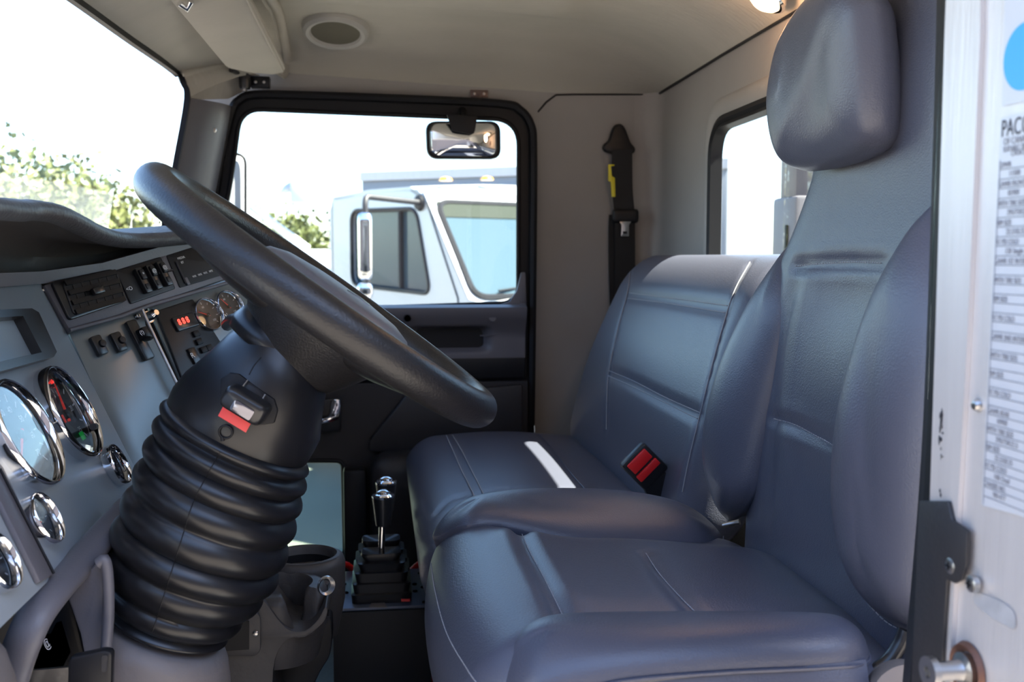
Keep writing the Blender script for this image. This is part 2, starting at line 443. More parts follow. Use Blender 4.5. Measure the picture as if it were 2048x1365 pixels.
# passenger side wall with the doorway
dl = [PY(u, v, YP) for u, v in ((425, 405), (462, 192), (1067, 216), (1070, 830))]
DO = fillet([dl[0], dl[1], dl[2], dl[3]+V((0, 0, -.2)), V((.385, YP, .04)), V((-.50, YP, .04)), V((-.50, YP, .80))], [.3, .085, .10, .02, .05, .05, .1], 8)
def wx(x, z): return V((x, YP, z))
struct(holed('wall_right', [wx(-.60, 0), wx(.645, 0), wx(.645, 1.36), wx(-.445, 1.36), wx(-.447, 1.28), wx(-.53, .82), wx(-.60, .76)], [DO], (0, .05, 0), M['quilt']))
tw = struct(sweep('trim_3', [PY(u, v, YP-.002) for u, v in ((1076, 224), (1092, 205), (1112, 190), (1150, 189), (1312, 189))], circ(.0022, 8), M['rubber']), 'thin dark welt where the side wall meets the headliner', 'seam trim')
struct(sweep('trim_4', [V((XR-.004, y, zceil(XR-.004, y)-.003)) for y in (2.47, 2.44, 2.0, 1.5, 1.0, .62)], circ(.003, 8), M['rubber']), 'dark welt running along the top of the rear wall', 'seam trim')

# ------------------------------------------------------------------ passenger door
YD = YP-.03
door = thing('door_1', 'grey passenger door with black window frame and armrest recess', 'door', (0, YP, .04), kind='structure')
gl = [PY(u, v, YD) for u, v in ((456, 410), (482, 218), (1037, 240), (1036, 606), (395, 628))]
GL = fillet(gl, [.3, .05, .065, .045, .05], 8)
dd = fillet([PY(u, v, YD) for u, v in ((428, 410), (460, 190), (1067, 214), (1066, 660), (370, 680))], [.3, .085, .10, .01, .01], 8)
lw = fillet([PY(u, v, YD-.03) for u, v in ((545, 922), (686, 922), (690, 1112), (545, 1112))], .018, 6)
DO2 = fillet([dd[0]+V((0, 0, 0)), PY(460, 190, YD), PY(1067, 214, YD), V((.383, YD, .25)), V((.383, YD, .045)), V((-.495, YD, .045)), V((-.495, YD, .80))], [.2, .085, .10, .02, .03, .03, .1], 8)
holed('window_frame', DO2, [GL, [V((p.x, YD, p.z)) for p in lw]], (0, .03, 0), M['rubber'], door)
OS = [PY(u, v, YD-.008) for u, v in ((405, 520), (426, 405), (447, 290), (463, 222), (480, 199), (510, 189), (600, 190), (800, 197), (1000, 207), (1040, 220), (1062, 250), (1067, 300), (1066, 500), (1064, 700), (1062, 850))]
sweep('outer_seal', catmull(OS, 5), [(.010, -.008), (.014, 0), (.010, .008), (-.008, .010), (-.008, -.010)], M['rubber'], door, nref=(0, -1, 0))
sweep('inner_seal', [p+V((0, -.002, 0)) for p in GL], circ(.0055, 8), M['rubber'], door, closed=True)
win = struct(plate('window_2', [p+V((0, .012, 0)) for p in GL], (0, .004, 0), M['pane']), None)
# grey door panel: sill, pull pocket, lower panel with the low window
def dpan(x, z):
    y = YD-.022
    y -= .030*sst(.70, .775, z)*(1-sst(.785, .80, z))      # shoulder under the glass
    # recess behind the pull
    a = PY(832, 655, YD); b = PY(965, 697, YD)
    k = sst(a.x-.02, a.x+.01, x)*(1-sst(b.x-.01, b.x+.02, x))*sst(b.z-.012, b.z+.012, z)*(1-sst(a.z-.006, a.z+.006, z))
    return y+.035*k
zt = PY(900, 609, YD).z; zb = PY(900, 716, YD).z
rows = []
for i in range(70):
    x = -.52+(.355+.52)*i/69; col = [V((x, YD, zt-.006+(.012 if x > .33 else 0))), V((x, YD-.03, zt))]
    for j in range(40): z = zt-.006-(zt-.006-zb)*j/39; col.append(V((x, dpan(x, z), z)))
    rows.append(col)
sheet('upper_panel', rows, M['grey'], door, th=(0, .02, 0))
lath = latheg([(.0, 0), (.007, 0), (.008, .003), (.009, .0)], PY(815, 637, YD-.05), (0, -1, 0), 18)
mesh('lock_knob_hole', *lath, M['rubber'], door)
mesh('screw_cover', *latheg([(.0, .001), (.008, .001), (.009, 0)], PY(985, 637, YD-.045), (0, -1, 0), 18), M['grey'], door)
plate('corner_fillet', [PY(u, v, YD-.004) for u, v in ((990, 612), (1018, 603), (1032, 582), (1041, 545), (1050, 545), (1052, 620), (1000, 625))], (0, -.012, 0), M['grey'], door, .003)
sweep('pull_outline', catmull([PY(u, v, YD-.023) for u, v in ((960, 672), (985, 670), (1002, 660), (1010, 640), (1012, 617))], 5), circ(.0018, 6), M['grey'], door)
pp = lambda *q: [PY(u, v, YD-.015) for u, v in q]
box('belt_strip', (-.08, YD-.012, PY(750, 738, YD).z), (.87, .024, .052), M['rubber'], door, .004)
zl = PY(900, 762, YD).z
lw = fillet([PY(u, v, YD-.03) for u, v in ((545, 922), (686, 922), (690, 1112), (545, 1112))], .018, 6)
holed('lower_panel', [V((-.5, YD-.03, .05)), V((.36, YD-.03, .05)), V((.36, YD-.03, zl)), V((-.5, YD-.03, zl))], [lw], (0, .025, 0), M['dkgrey'], door)
plate('map_pocket', [PY(u, v, YD-.06) for u, v in ((738, 882), (812, 790), (1045, 770), (1045, 905), (738, 905))], (0, .03, 0), M['dkgrey'], door, .006)
sweep('low_window_seal', lw, circ(.006, 8), M['rubber'], door, closed=True)
sweep('low_window_trim', [p+V((0, .018, 0)) for p in lw], circ(.003, 8), M['steel'], door, closed=True)
struct(plate('window_3', [p+V((0, .02, 0)) for p in lw], (0, .004, 0), M['grime']), None)
eh = thing('door_handle', 'chrome inside lever of the passenger door in a black cup', 'door handle', PY(655, 835, YD-.05))
plate('escutcheon', fillet([PY(u, v, YD-.045) for u, v in ((612, 800), (682, 796), (682, 862), (612, 866))], .008), (0, -.012, 0), M['satin'], eh, .003)
plate('lever', catmull([PY(u, v, YD-.065) for u, v in ((664, 802), (680, 800), (679, 832), (668, 842), (622, 850), (622, 842), (655, 834), (660, 820))], 3, True), (0, -.01, 0), M['chrome'], eh, .003)
eh.parent = door; eh.location = V(eh.location)-WL[door.name]
for k in ('label', 'category'): del eh[k]
# panels between the door and the bench
struct(box('trim_5', (PY(710, 1000, 2.36).x, 2.38, .20), (.055, .06, .40), M['rubber'], bev=.008), 'black upright post beside the low door window', 'post')
struct(rbox('trim_6', (-.03, 2.30, .03), (.34, 2.44, .435), (.03, .03, .05), M['dkgrey'], n=(8, 6, 8)), 'dark grey moulded panel below the bench cushion at the far door', 'kick panel')

# ------------------------------------------------------------------ windshield, pillar trim, header
wt = [PZ(-60, -150, 1.33), PZ(150, -2, 1.325), PZ(255, 74, 1.318), PY(345, 138, 2.33)]
wc = [PY(368, 168, 2.345), PY(374, 205, 2.34), PY(352, 330, 2.33), PY(330, 450, 2.33), PY(305, 560, 2.33)]
wedge = catmull(wt+wc, 8)
struct(sweep('trim_7', wedge, [(.006, -.008), (.006, .008), (-.006, .008), (-.006, -.008)], M['rubber'], nref=(1, 0, 0)), 'black rubber edge of the windshield opening', 'seal')
nw = V((-1, 0, .12)).normalized()
wg = [[V((-.52-.10*sst(0, 1, (1.3-z)*1.5)+.05*sst(1.6, 2.4, y), y, z)) for y in [.5+1.9*j/12 for j in range(13)]] for z in (.80, .95, 1.1, 1.25, 1.36)]
win = struct(sheet('window_4', wg, glass('windshield_glass', (.95, .97, .96), .8)), None)
# pillar trim between windshield and door
Lw = [wedge[i] for i in range(len(wedge)) if wedge[i].y > 2.2 and wedge[i].z < PY(0+370, 195, 2.34).z]
rowsA = []
for p in Lw:
    t = (p.z-.8)/.5; q = V((PY(425, 405, YD).x+(p.z-PY(425, 405, YD).z)*.21+.012, YD-.002, p.z))
    rowsA.append([p, p+(q-p)*.25+V((.012, -.008, 0)), p+(q-p)*.6+V((.012, -.008, 0)), q])
struct(sheet('trim_8', rowsA, M['grey'], th=(-.008, .01, 0)), 'grey trim on the passenger windshield pillar', 'pillar trim')
ps = PY(428, 260, 2.40); mesh('screw', *latheg([(0, .003), (.004, .0025), (.006, 0)], ps, (.4, -1, 0), 14), M['steel']); WL['screw'] = V((0, 0, 0))
struct(bpy.data.objects['screw'], 'small round screw in the grey pillar trim', 'screw')
# header above the windshield
top = [p for p in wedge if p.z > PY(370, 195, 2.34).z-.001]
rowsH = []
for i, p in enumerate(top):
    yy = min(p.y, 2.33); y2 = YP-.0-(2.345-p.y)*1.0 if p.y > 2.2 else p.y
    y2 = p.y if p.y < 2.0 else 2.0+(p.y-2.0)/(2.345-2.0)*.5
    xe = -.213; ze = zceil(xe, y2)-.004
    e = V((xe, y2, ze)); d = e-p
    rowsH.append([p+d*t+V((0, 0, .018*math.sin(t*math.pi)+(-.012 if t > .93 and t < .99 else 0))) for t in (0, .12, .3, .5, .7, .85, .95, 1)])
struct(sheet('trim_9', rowsH, M['liner'], th=(-.0, 0, .02), sharp=30), 'padded taupe header above the windshield', 'header trim')
struct(sheet('trim_12', [[PY(*q) for q in r] for r in ([(366, 160, 2.352), (373, 180, 2.348), (376, 200, 2.345)], [(412, 146, 2.39), (414, 172, 2.40), (416, 199, 2.40)], [(462, 138, 2.43), (462, 168, 2.45), (456, 198, 2.455)], [(520, 150, 2.47), (505, 165, 2.48), (482, 186, 2.485)])], M['liner']), 'taupe corner padding over the passenger windshield pillar', 'corner trim')
struct(sweep('trim_10', [V((-.212, y, zceil(-.212, y)-.008)) for y in [.6+1.86*j/30 for j in range(31)]], circ(.011, 10), M['liner']), 'rounded front edge of the headliner', 'headliner edge')
struct(box('wall_front', (-.80, 1.5, .40), (.05, 2.1, .84), M['rubber']))
struct(box('wall_left', (.0, .575, 1.44), (1.3, .05, .12), M['shellw'], bev=.01), None)

# ================================================================== SEATS
VN = M['vinyl']
# ---- bench seat
bench = thing('bench_seat', 'grey vinyl two-person passenger bench against the rear wall', 'bench seat', (.30, 1.9, 0))
def d_bc(p):
    q = p.copy(); x = (p.x-.05)/.43; y = (p.y-1.40)/1.0
    if p.z > .42: q.z += .012*math.sin(max(0, min(1, x))*math.pi)*math.sin(max(0, min(1, y))*math.pi)-.012*sst(.5, 1, x)
    if p.z < .45: q.x += .05*(1-sst(.28, .45, p.z))*(1-x)
    q.y += -.05*(1-sst(.06, .25, p.x))*sst(2.1, 2.4, p.y)
    return q
bc = rbox('seat_cushion', (.05, 1.40, .27), (.56, 2.37, .490), (.075, .075, .075), VN, bench, (46, 90, 22), d_bc)
rbox('seat_base', (.12, 1.44, .0), (.60, 2.28, .30), (.02, .02, .02), M['rubber'], bench, (6, 6, 6))
def d_bb(p):
    q = p.copy(); z = (p.z-.44)/.48
    q.x += .155*z-.02*math.sin(max(0, min(1, z))*math.pi)*(1 if p.x < .5 else 0)
    q.y -= (.075*sst(.2, 1.1, z)**1.2)*sst(1.9, 2.36, p.y)
    return q
bb = rbox('backrest', (.43, 1.42, .44), (.545, 2.36, .905), (.055, .06, .075), VN, bench, (16, 96, 60), d_bb)
BS = [[(888, 862), (905, 900), (925, 945), (945, 985), (950, 1000)], [(902, 866), (925, 905), (945, 945), (965, 985), (972, 1000)],
      [(1075, 866), (1110, 905), (1140, 945), (1175, 985)], [(870, 1030), (900, 1000), (960, 985), (1040, 978), (1110, 976), (1190, 978)]]
tr = bvh(bc)
lines = [sight(bc, s, 8, tree=tr) for s in BS]
for k, l in enumerate(lines): groove(bc, l, .006 if k != 3 else .005, .004 if k > 1 else .002)
for l in lines[:2]+lines[2:3]: sweep('seam', [p+V((0, 0, .0005)) for p in l], circ(.0011, 6), M['thread'] if l is not lines[2] else VN, bench)
BK = [[(1262, 520), (1255, 585), (1238, 650), (1218, 742), (1214, 800), (1213, 860)], [(1258, 586), (1320, 594), (1390, 603), (1455, 612)], [(1256, 597), (1320, 605), (1390, 616), (1450, 626)],
      [(1218, 742), (1270, 764), (1330, 795), (1400, 826)], [(1216, 752), (1270, 776), (1330, 806), (1395, 838)], [(1500, 525), (1470, 580), (1450, 640), (1425, 730), (1400, 830), (1378, 920), (1365, 985)]]
tr = bvh(bb); lines = [sight(bb, s, 8, tree=tr) for s in BK]
for k, l in enumerate(lines): groove(bb, l, .006, .0035)
tr = bvh(bb)
for s in BK: 
    l = sight(bb, s, 8, lift=.0004, tree=tr)
    if len(l) > 1: sweep('seam', l, circ(.0009, 6), M['thread'], bench)

# ---- driver seat
ds = thing('driver_seat', 'grey vinyl driver seat with tall back and winged bolsters', 'driver seat', (.28, 1.08, 0))
def d_dc(p):
    q = p.copy(); x = (p.x-.045)/.44; y = (p.y-.81)/.52
    if p.z > .46:
        q.z += -.008-.020*sst(.45, 1.0, x)+.014*math.exp(-((x-.20)/.15)**2)-.020*sst(.66, .86, y)*sst(.1, .25, x)-.010*(1-sst(.10, .3, y))*sst(.15, .3, x)
    q.x += .02*math.sin(max(0, min(1, y))*math.pi)*-1*(1-sst(0, .3, x))+.02
    if p.z < .5: q.x += .03*(1-sst(.33, .5, p.z))*(1-x)
    return q
dc = rbox('seat_cushion', (.045, .80, .33), (.50, 1.335, .566), (.075, .06, .075), VN, ds, (70, 80, 26), d_dc)
# bolsters either side of the cushion
fo = [PY(u, v, y) for u, v, y in ((868, 1078, 1.27), (880, 1045, 1.30), (930, 1012, 1.33), (1010, 990, 1.345), (1110, 982, 1.35), (1230, 985, 1.35), (1330, 1002, 1.35), (1400, 1035, 1.35), (1446, 1078, 1.335), (1440, 1092, 1.28), (1390, 1104, 1.24), (1290, 1110, 1.225), (1180, 1098, 1.22), (1080, 1072, 1.22), (1000, 1054, 1.22), (930, 1052, 1.22))]
fb = inflate('far_bolster', fo, [PY(960, 1030, 1.28), PY(1370, 1065, 1.29)], (0.02, -.25, 1), .026, .06, VN, ds, p=1.8)
no = [PY(u, v, y) for u, v, y in ((985, 1372, .845), (1000, 1325, .86), (1030, 1285, .885), (1075, 1262, .90), (1130, 1250, .91), (1300, 1248, .91), (1500, 1252, .90), (1660, 1262, .89), (1728, 1290, .85), (1732, 1325, .805), (1640, 1336, .79), (1450, 1345, .785), (1250, 1362, .785), (1120, 1392, .79), (1030, 1420, .80))]
nb = inflate('near_bolster', no, [PY(1100, 1320, .845), PY(1640, 1300, .84)], (0, -.30, 1), .036, .10, VN, ds, p=2.0, sm=25)
sweep('piping', [p+V((0, -.0015, 0)) for p in catmull([no[i] for i in (8, 9, 10, 11, 12, 13)], 8)], circ(.0018, 6), VN, ds)
# lower skirt of the cushion on the near side
sk = [PY(u, v, y) for u, v, y in ((1120, 1385, .80), (1250, 1358, .79), (1450, 1341, .787), (1640, 1330, .79), (1732, 1320, .80))]
rowsS = [[p+V((0, .0-.012*math.sin(t*math.pi), -.09*t)) for p in catmull(sk, 10)] for t in (0, .1, .25, .5, .75, 1)]
sheet('side_skirt', rowsS, VN, ds, th=(0, .02, 0))
tr = bvh(dc)
CS = [[(1038, 1056), (1060, 1105), (1090, 1160), (1115, 1210), (1130, 1242)], [(1292, 1108), (1320, 1150), (1365, 1200), (1412, 1246)], [(860, 1065), (862, 1120), (872, 1190), (895, 1270), (935, 1340), (960, 1375)]]
lines = [sight(dc, s, 8, tree=tr) for s in CS]
groove(dc, lines[0], .009, .007, .0015); groove(dc, lines[1], .008, .005)
tr = bvh(dc)
for s in CS:
    l = sight(dc, s, 8, lift=.0006, tree=tr)
    if len(l) > 1: stitch('stitching', l, M['thread'], ds, r=.0006, dash=.004, gap=.0012)
stitch('stitching', [p+V((0, -.0, .001)) for p in catmull([no[i] for i in (0, 1, 2, 3, 4)], 10)], M['thread'], ds, r=.0006, dash=.004, gap=.0015)
stitch('stitching', catmull([fo[i]+V((0, -.002, .004)) for i in (8, 9, 10, 11, 12)], 10), M['thread'], ds, r=.0006, dash=.004, gap=.0015)
# backrest body, lofted level by level
LV = [(.44, .83, 1.30, .475, .12), (.50, .82, 1.31, .478, .12), (.60, .815, 1.315, .482, .12), (.70, .82, 1.315, .487, .12), (.80, .83, 1.315, .497, .115), (.88, .845, 1.295, .508, .11), (.94, .858, 1.25, .516, .105), (1.0, .868, 1.213, .523, .10),
      (1.08, .87, 1.205, .530, .095), (1.18, .872, 1.203, .536, .09), (1.25, .885, 1.192, .540, .085), (1.285, .91, 1.17, .545, .075), (1.30, .94, 1.14, .555, .055)]
def interp(z):
    for a, b in zip(LV, LV[1:]):
        if a[0] <= z <= b[0]: t = (z-a[0])/(b[0]-a[0]); return [a[i]+(b[i]-a[i])*t for i in range(5)]
    return list(LV[-1])
zz = [.44+.86*i/110 for i in range(111)]
import itertools
tabs = [interp(z) for z in zz]
for _ in range(3): tabs = [[(tabs[max(0, i-1)][k]+tabs[i][k]*2+tabs[min(110, i+1)][k])/4 for k in range(5)] for i in range(111)]
rings = []
for i, z in enumerate(zz):
    _, y0, y1, xf, th = tabs[i]; cy = (y0+y1)/2; hy = (y1-y0)/2; ring = []
    for k in range(96):
        a = 2*math.pi*k/96; c, s = math.cos(a), math.sin(a)
        ey = abs(s)**(2/4.5)*(1 if s > 0 else -1); ex = abs(c)**(2/4.5)*(1 if c > 0 else -1)
        x = xf+th/2-ex*th/2; y = cy+ey*hy
        if c > 0:   # dished, softly rumpled front
            rr = (y-cy)/hy
            x += .014*(1-rr*rr)*sst(.5, .7, z)*(1-sst(.95, 1.1, z))
            x += .0035*math.sin(y*95+z*9+2*math.sin(z*14))*sst(.52, .62, z)*(1-sst(.84, .93, z))*(1-abs(rr))*1.6
        ring.append(V((x, y, z)))
    rings.append(ring)
db = loft('backrest', rings, VN, ds, sharp=0)
# wings of the backrest
wf = [PY(u, v, y) for u, v, y in ((1593, 478, 1.27), (1560, 520, 1.30), (1500, 605, 1.33), (1445, 720, 1.345), (1415, 825, 1.35), (1408, 900, 1.35), (1420, 965, 1.35), (1440, 1018, 1.34), (1458, 1042, 1.32), (1482, 1030, 1.28), (1508, 990, 1.245), (1532, 920, 1.235), (1552, 840, 1.23), (1572, 730, 1.225), (1586, 600, 1.225))]
fw_ = inflate('far_wing', wf, [PY(1550, 610, 1.27), PY(1490, 780, 1.285), PY(1465, 950, 1.29)], (-.95, -.30, 0), .026, .085, VN, ds, p=2.0, sm=30)
wn = [PY(u, v, y) for u, v, y in ((1885, 395, .87), (1850, 440, .895), (1795, 530, .93), (1745, 640, .945), (1705, 760, .95), (1682, 880, .95), (1676, 990, .945), (1690, 1090, .93), (1725, 1180, .91), (1775, 1240, .885), (1820, 1266, .86), (1860, 1255, .81), (1900, 1150, .79), (1915, 950, .785), (1925, 700, .79), (1920, 500, .82))]
wn_ = inflate('near_wing', wn, [PY(1850, 620, .87), PY(1800, 880, .865), PY(1810, 1100, .86)], (-.92, .10, 0), .042, .10, VN, ds, p=1.9, sm=45)
stitch('stitching', [p+V((-.004, .001, 0)) for p in catmull([wn[i] for i in range(2, 11)], 8)], M['thread'], ds, r=.0006, dash=.004, gap=.0015)
tr = bvh(db)
DS = [[(1590, 533), (1640, 528), (1700, 524), (1765, 526)], [(1548, 838), (1590, 850), (1640, 876), (1675, 896)], [(1450, 1020), (1500, 1062), (1560, 1105), (1640, 1165), (1730, 1225), (1790, 1262)]]
lines = [sight(db, s, 10, tree=tr) for s in DS]
for l in lines[:2]: groove(db, l, .007, .005, .001)
tr = bvh(db)
for s in DS[:2]:
    l = sight(db, s, 10, lift=.0005, tree=tr)
    if len(l) > 1: stitch('stitching', l, M['thread'], ds, r=.0006, dash=.004, gap=.0015)
# head pillow
hp = [PY(u, v, y) for u, v, y in ((1582, 190, 1.20), (1583, 250, 1.20), (1592, 300, 1.19), (1608, 332, 1.175), (1640, 343, 1.15), (1700, 335, 1.09), (1760, 314, 1.02), (1788, 290, .985), (1796, 240, .97), (1793, 140, .965), (1785, 50, .965), (1776, -10, .97), (1740, -40, 1.0), (1690, -30, 1.07), (1640, 20, 1.14), (1602, 90, 1.185))]
hp = [p+V((-.012, 0, 0)) for p in hp]
inflate('head_pillow', hp, [PY(1680, 60, 1.08)+V((-.012, 0, 0)), PY(1690, 250, 1.08)+V((-.012, 0, 0))], (-1, -.12, .05), .038, .04, VN, ds, p=2.6, sm=10, core=.45)
# bits under the seat
sweep('seat_base', [V((.28, 1.07, .01)), V((.28, 1.07, .34))], [(.2, .2), (-.2, .2), (-.2, -.2), (.2, -.2)], M['rubber'], ds, nref=(1, 0, 0))
sweep('recline_lever', catmull([PY(u, v, .84) for u, v in ((1812, 1262), (1800, 1290), (1775, 1325), (1740, 1350), (1710, 1380))], 6), circ(.007, 10), M['satin'], ds)
lathe('adjuster_knob', [(0, .0), (.03, 0), (.034, .006), (.034, .03)], PY(1800, 1395, .80), (-.2, -1, .2), M['taupe'], ds)
lathe('hinge_rod', [(0, 0), (.004, 0), (.004, .025), (0, .025)], PY(1446, 1052, 1.35), (.6, -.4, .25), M['steel'], ds, seg=16)

# ================================================================== DASHBOARD
dash = thing('dashboard', 'grey and silver dashboard with gauges, vent and switches under a dark hooded cowl', 'dashboard', (-.5, 1.4, .5))
OA = PY(65, 860, 1.10); nA = V((.9, 0, .43)).normalized()
A = lambda u, v, h=0: PL(u, v, OA+nA*h, nA)
J1 = A(85, 575); J2 = A(238, 874); W_ = ray(2055, 48); W_ = W_/W_.y
nB = (J2-J1).cross(W_).normalized(); nB = nB if nB.x > 0 else -nB
B = lambda u, v, h=0: PL(u, v, J1+nB*h, nB)
dA = V((.43, 0, -.9)).normalized()
dB = (J2-J1).normalized()
def pl(name, F, uv, h0, h1, m, par=None, bev=.0015, r=0, seg=2):
    """plate standing on a dash plane between heights h0 and h1"""
    n = nA if F is A else nB; pts = [F(u, v, h1)-n*h1 for u, v in uv]
    if r: pts = fillet(pts, r)
    return plate(name, [p+n*h0 for p in pts], n*(h1-h0), m, par or dash, bev, seg)
# cluster panel
y0, y1 = .55, 1.366
def pA(y, z): return V((OA.x+(OA.z-z)*(.43/.9), y, z))
plate('cluster_panel', [pA(y0, .868), pA(y1, .868), pA(1.345, .60), pA(y0, .60)], nA*-.004, M['silver'], dash, .0008)
pl('divider_trim', A, [(-20, 900), (8, 935), (110, 1148), (82, 1165), (-30, 940)], .0, .006, M['grey'], bev=.002)
sweep('panel_edge', [A(0, 938, .007), A(108, 1148, .007)], circ(.0015, 6), M['rubber'], dash)
# top ledge
sweep('top_trim', [V((-.437, .55, .874)), V((-.437, 1.36, .874)), ]+[B(200, 538, .004), B(345, 497, .004), B(430, 476, .004)], [(.008, -.006), (.008, .006), (-.008, .006), (-.008, -.006)], M['grey'], dash, nref=(0, 0, 1))
# centre wrap, silver
pl('centre_panel', B, [(134, 656), (286, 612), (292, 650), (362, 772), (330, 960), (262, 1010), (236, 880)], -.006, 0, M['greypanel'])
pl('side_panel', B, [(296, 612), (478, 556), (530, 640), (500, 720), (400, 800), (370, 780)], -.006, -.001, M['greypanel'])
pl('row_frame', B, [(88, 570), (470, 462), (510, 538), (142, 664), (128, 640)], -.006, .007, M['grey'], bev=.002)
sweep('centre_rail', [B(284, 618, .010), B(300, 655, .010), B(362, 785, .008)], circ(.0024, 10), M['steel'], dash)
sweep('row_lip', [B(139, 661, .009), B(240, 634, .010), B(300, 611, .010), B(455, 566, .009)], circ(.003, 8), M['grey'], dash)
lathe('round_knob', [(0, .018), (.004, .018), (.007, .014), (.007, .0), (.009, 0)], B(298, 634, 0), nB, M['chrome'], dash, seg=24)
for u, v in ((86, 580), (275, 633)): lathe('panel_screw', [(0, .003), (.003, .0025), (.0045, 0)], B(u, v, .001), nB, M['chrome'], dash, seg=14)
# air vent
uv = [(103, 563), (226, 537), (256, 601), (140, 640)]
vent = pl('air_vent', B, uv, .004, .012, M['satin'], r=.006)
q = [B(*p, .0125) for p in ((126, 569), (232, 545), (250, 599), (148, 628))]
def bil(q, s, t): return (q[0]*(1-s)+q[1]*s)*(1-t)+(q[3]*(1-s)+q[2]*s)*t
plate('vent_recess', q, nB*.0004, M['rubber'], vent, 0)
sweep('vent_rim', fillet(q, .005), circ(.0018, 8), M['satin'], vent, closed=True)
for t in (.0, .33, .66, .98): sweep('vent_vane', [bil(q, .02, t)+nB*.002, bil(q, .98, t)+nB*.002], [(.0015, -.0035), (.0022, .0035), (-.0005, .0035), (-.0012, -.0035)], M['black'], vent, nref=nB)
for s in (.16, .32, .48, .64, .80): sweep('vent_slat', [bil(q, s, .03), bil(q, s, .97)], [(.001, -.001), (.001, .001), (-.001, .001), (-.001, -.001)], M['black'], vent, nref=nB)
c = bil(q, .50, .5); box('vent_tab', c+nB*.006, (.010, .018, .008), M['satin'], vent, .002, ax=(dB, W_.normalized(), nB))
# switch bank and radio
wn2 = W_.normalized(); tB = wn2.cross(nB).normalized(); tB = tB if tB.z < 0 else -tB
bank = pl('switch_bank', B, [(232, 541), (322, 513), (352, 577), (262, 608)], .006, .010, M['black'], r=.003)
def rocker(par, c, n, up, w, h, sym, tog=None):
    r = box('rocker_switch', c+n*.004, (w, h, .008), M['satin'], par, .0018, ax=(up.cross(n), up, n))
    box('rocker_cap', c+n*.009+up*h*.20, (w*.72, h*.40, .006), M['black'], r, .0015, ax=(up.cross(n), up, n))
    box('indicator', c+n*.0085-up*h*.27, (w*.55, h*.22, .002), M['face'], r, .0008, ax=(up.cross(n), up, n))
    if sym: letters('symbol', sym, c+n*.0122+up*h*.12-up.cross(n)*w*.0, up.cross(n), up, h*.2, M['print'], r, 'CENTER')
    return r
for (u, v), s in (((284, 563), '*'), ((305, 556), '@'), ((326, 549), '@')): rocker(bank, B(u-2, v+1, .010), nB, -tB, .0115, .038, s)
letters('lettering', '<O', B(254, 583, .0105), wn2, -tB, .008, M['print'], bank)
radio = pl('radio', B, [(333, 511), (462, 470), (492, 536), (360, 576)], .006, .0085, M['rubber'], r=.003)
sweep('radio_slot', [B(352, 523, .010), B(372, 567, .010)], circ(.0016, 6), M['satin'], radio)
for k in range(5): letters('lettering', 'WX', B(386+11*k, 556-3.5*k, .009), wn2, -tB, .0045, M['print'], radio)
letters('lettering', 'MEDIA', B(356, 520, .009), wn2, -tB, .005, M['print'], radio); letters('lettering', 'BT', B(363, 528, .009), wn2, -tB, .005, M['print'], radio)
box('media_door', B(374, 563, .010), (.006, .012, .003), M['grey'], radio, .001, ax=(wn2, -tB, nB))
sweep('lever_stub', [B(318, 547, .012), B(347, 540, .024)], circ(.0016, 8), M['satin'], dash)
# small round-cornered push switches on the centre panel
def oval(u, v, w=.017, h=.028):
    b = box('push_switch', B(u, v, .004), (w, h, .009), M['satin'], dash, .003, ax=(wn2, -tB, nB))
    lathe('button', [(0, .012), (.0045, .0115), (.0055, .009), (.0055, 0)], B(u, v, .0), nB, M['black'], b, seg=24, el=1.0, up=tB); return b
oval(197, 692); oval(236, 685)
tg = box('toggle_switch', B(279, 681, .004), (.018, .060, .008), M['satin'], dash, .003, ax=(wn2, -tB, nB))
box('toggle_lever', B(286, 668, .014), (.010, .016, .018), M['black'], tg, .002, ax=(wn2, -tB, nB))
sweep('toggle_arm', [B(289, 678, .012), B(300, 677, .035), B(304, 676, .050)], circ(.0035, 8), M['black'], tg, scale=[1.2, .9, .5])
letters('symbol', '(!)', B(281, 670, .0235), wn2, -tB, .008, M['print'], tg)
# black module with red read-out
mod = pl('control_module', B, [(312, 622), (386, 598), (452, 700), (420, 760), (372, 778)], 0, .004, M['black'], r=.003)
dsp = pl('display', B, [(344, 636), (386, 624), (400, 650), (358, 663)], .004, .008, M['satin'], mod, r=.002)
for k in range(3):
    letters('red_digit', '8', B(359+8*k, 651-2.6*k, .0083), wn2, -tB, .013, M['led'], dsp, sx=.8, th=.0004)
for (u, v) in ((392, 668), (398, 684), (407, 700), (418, 696)): box('push_button', B(u, v, .005), (.011, .009, .005), M['rubber'], mod, .001, ax=(wn2, -tB, nB))
box('push_button', B(388, 712, .005), (.013, .024, .005), M['satin'], mod, .001, ax=(wn2, -tB, nB))
letters('lettering', 'R', B(384, 717, .0078), wn2, -tB, .011, M['print'], mod)
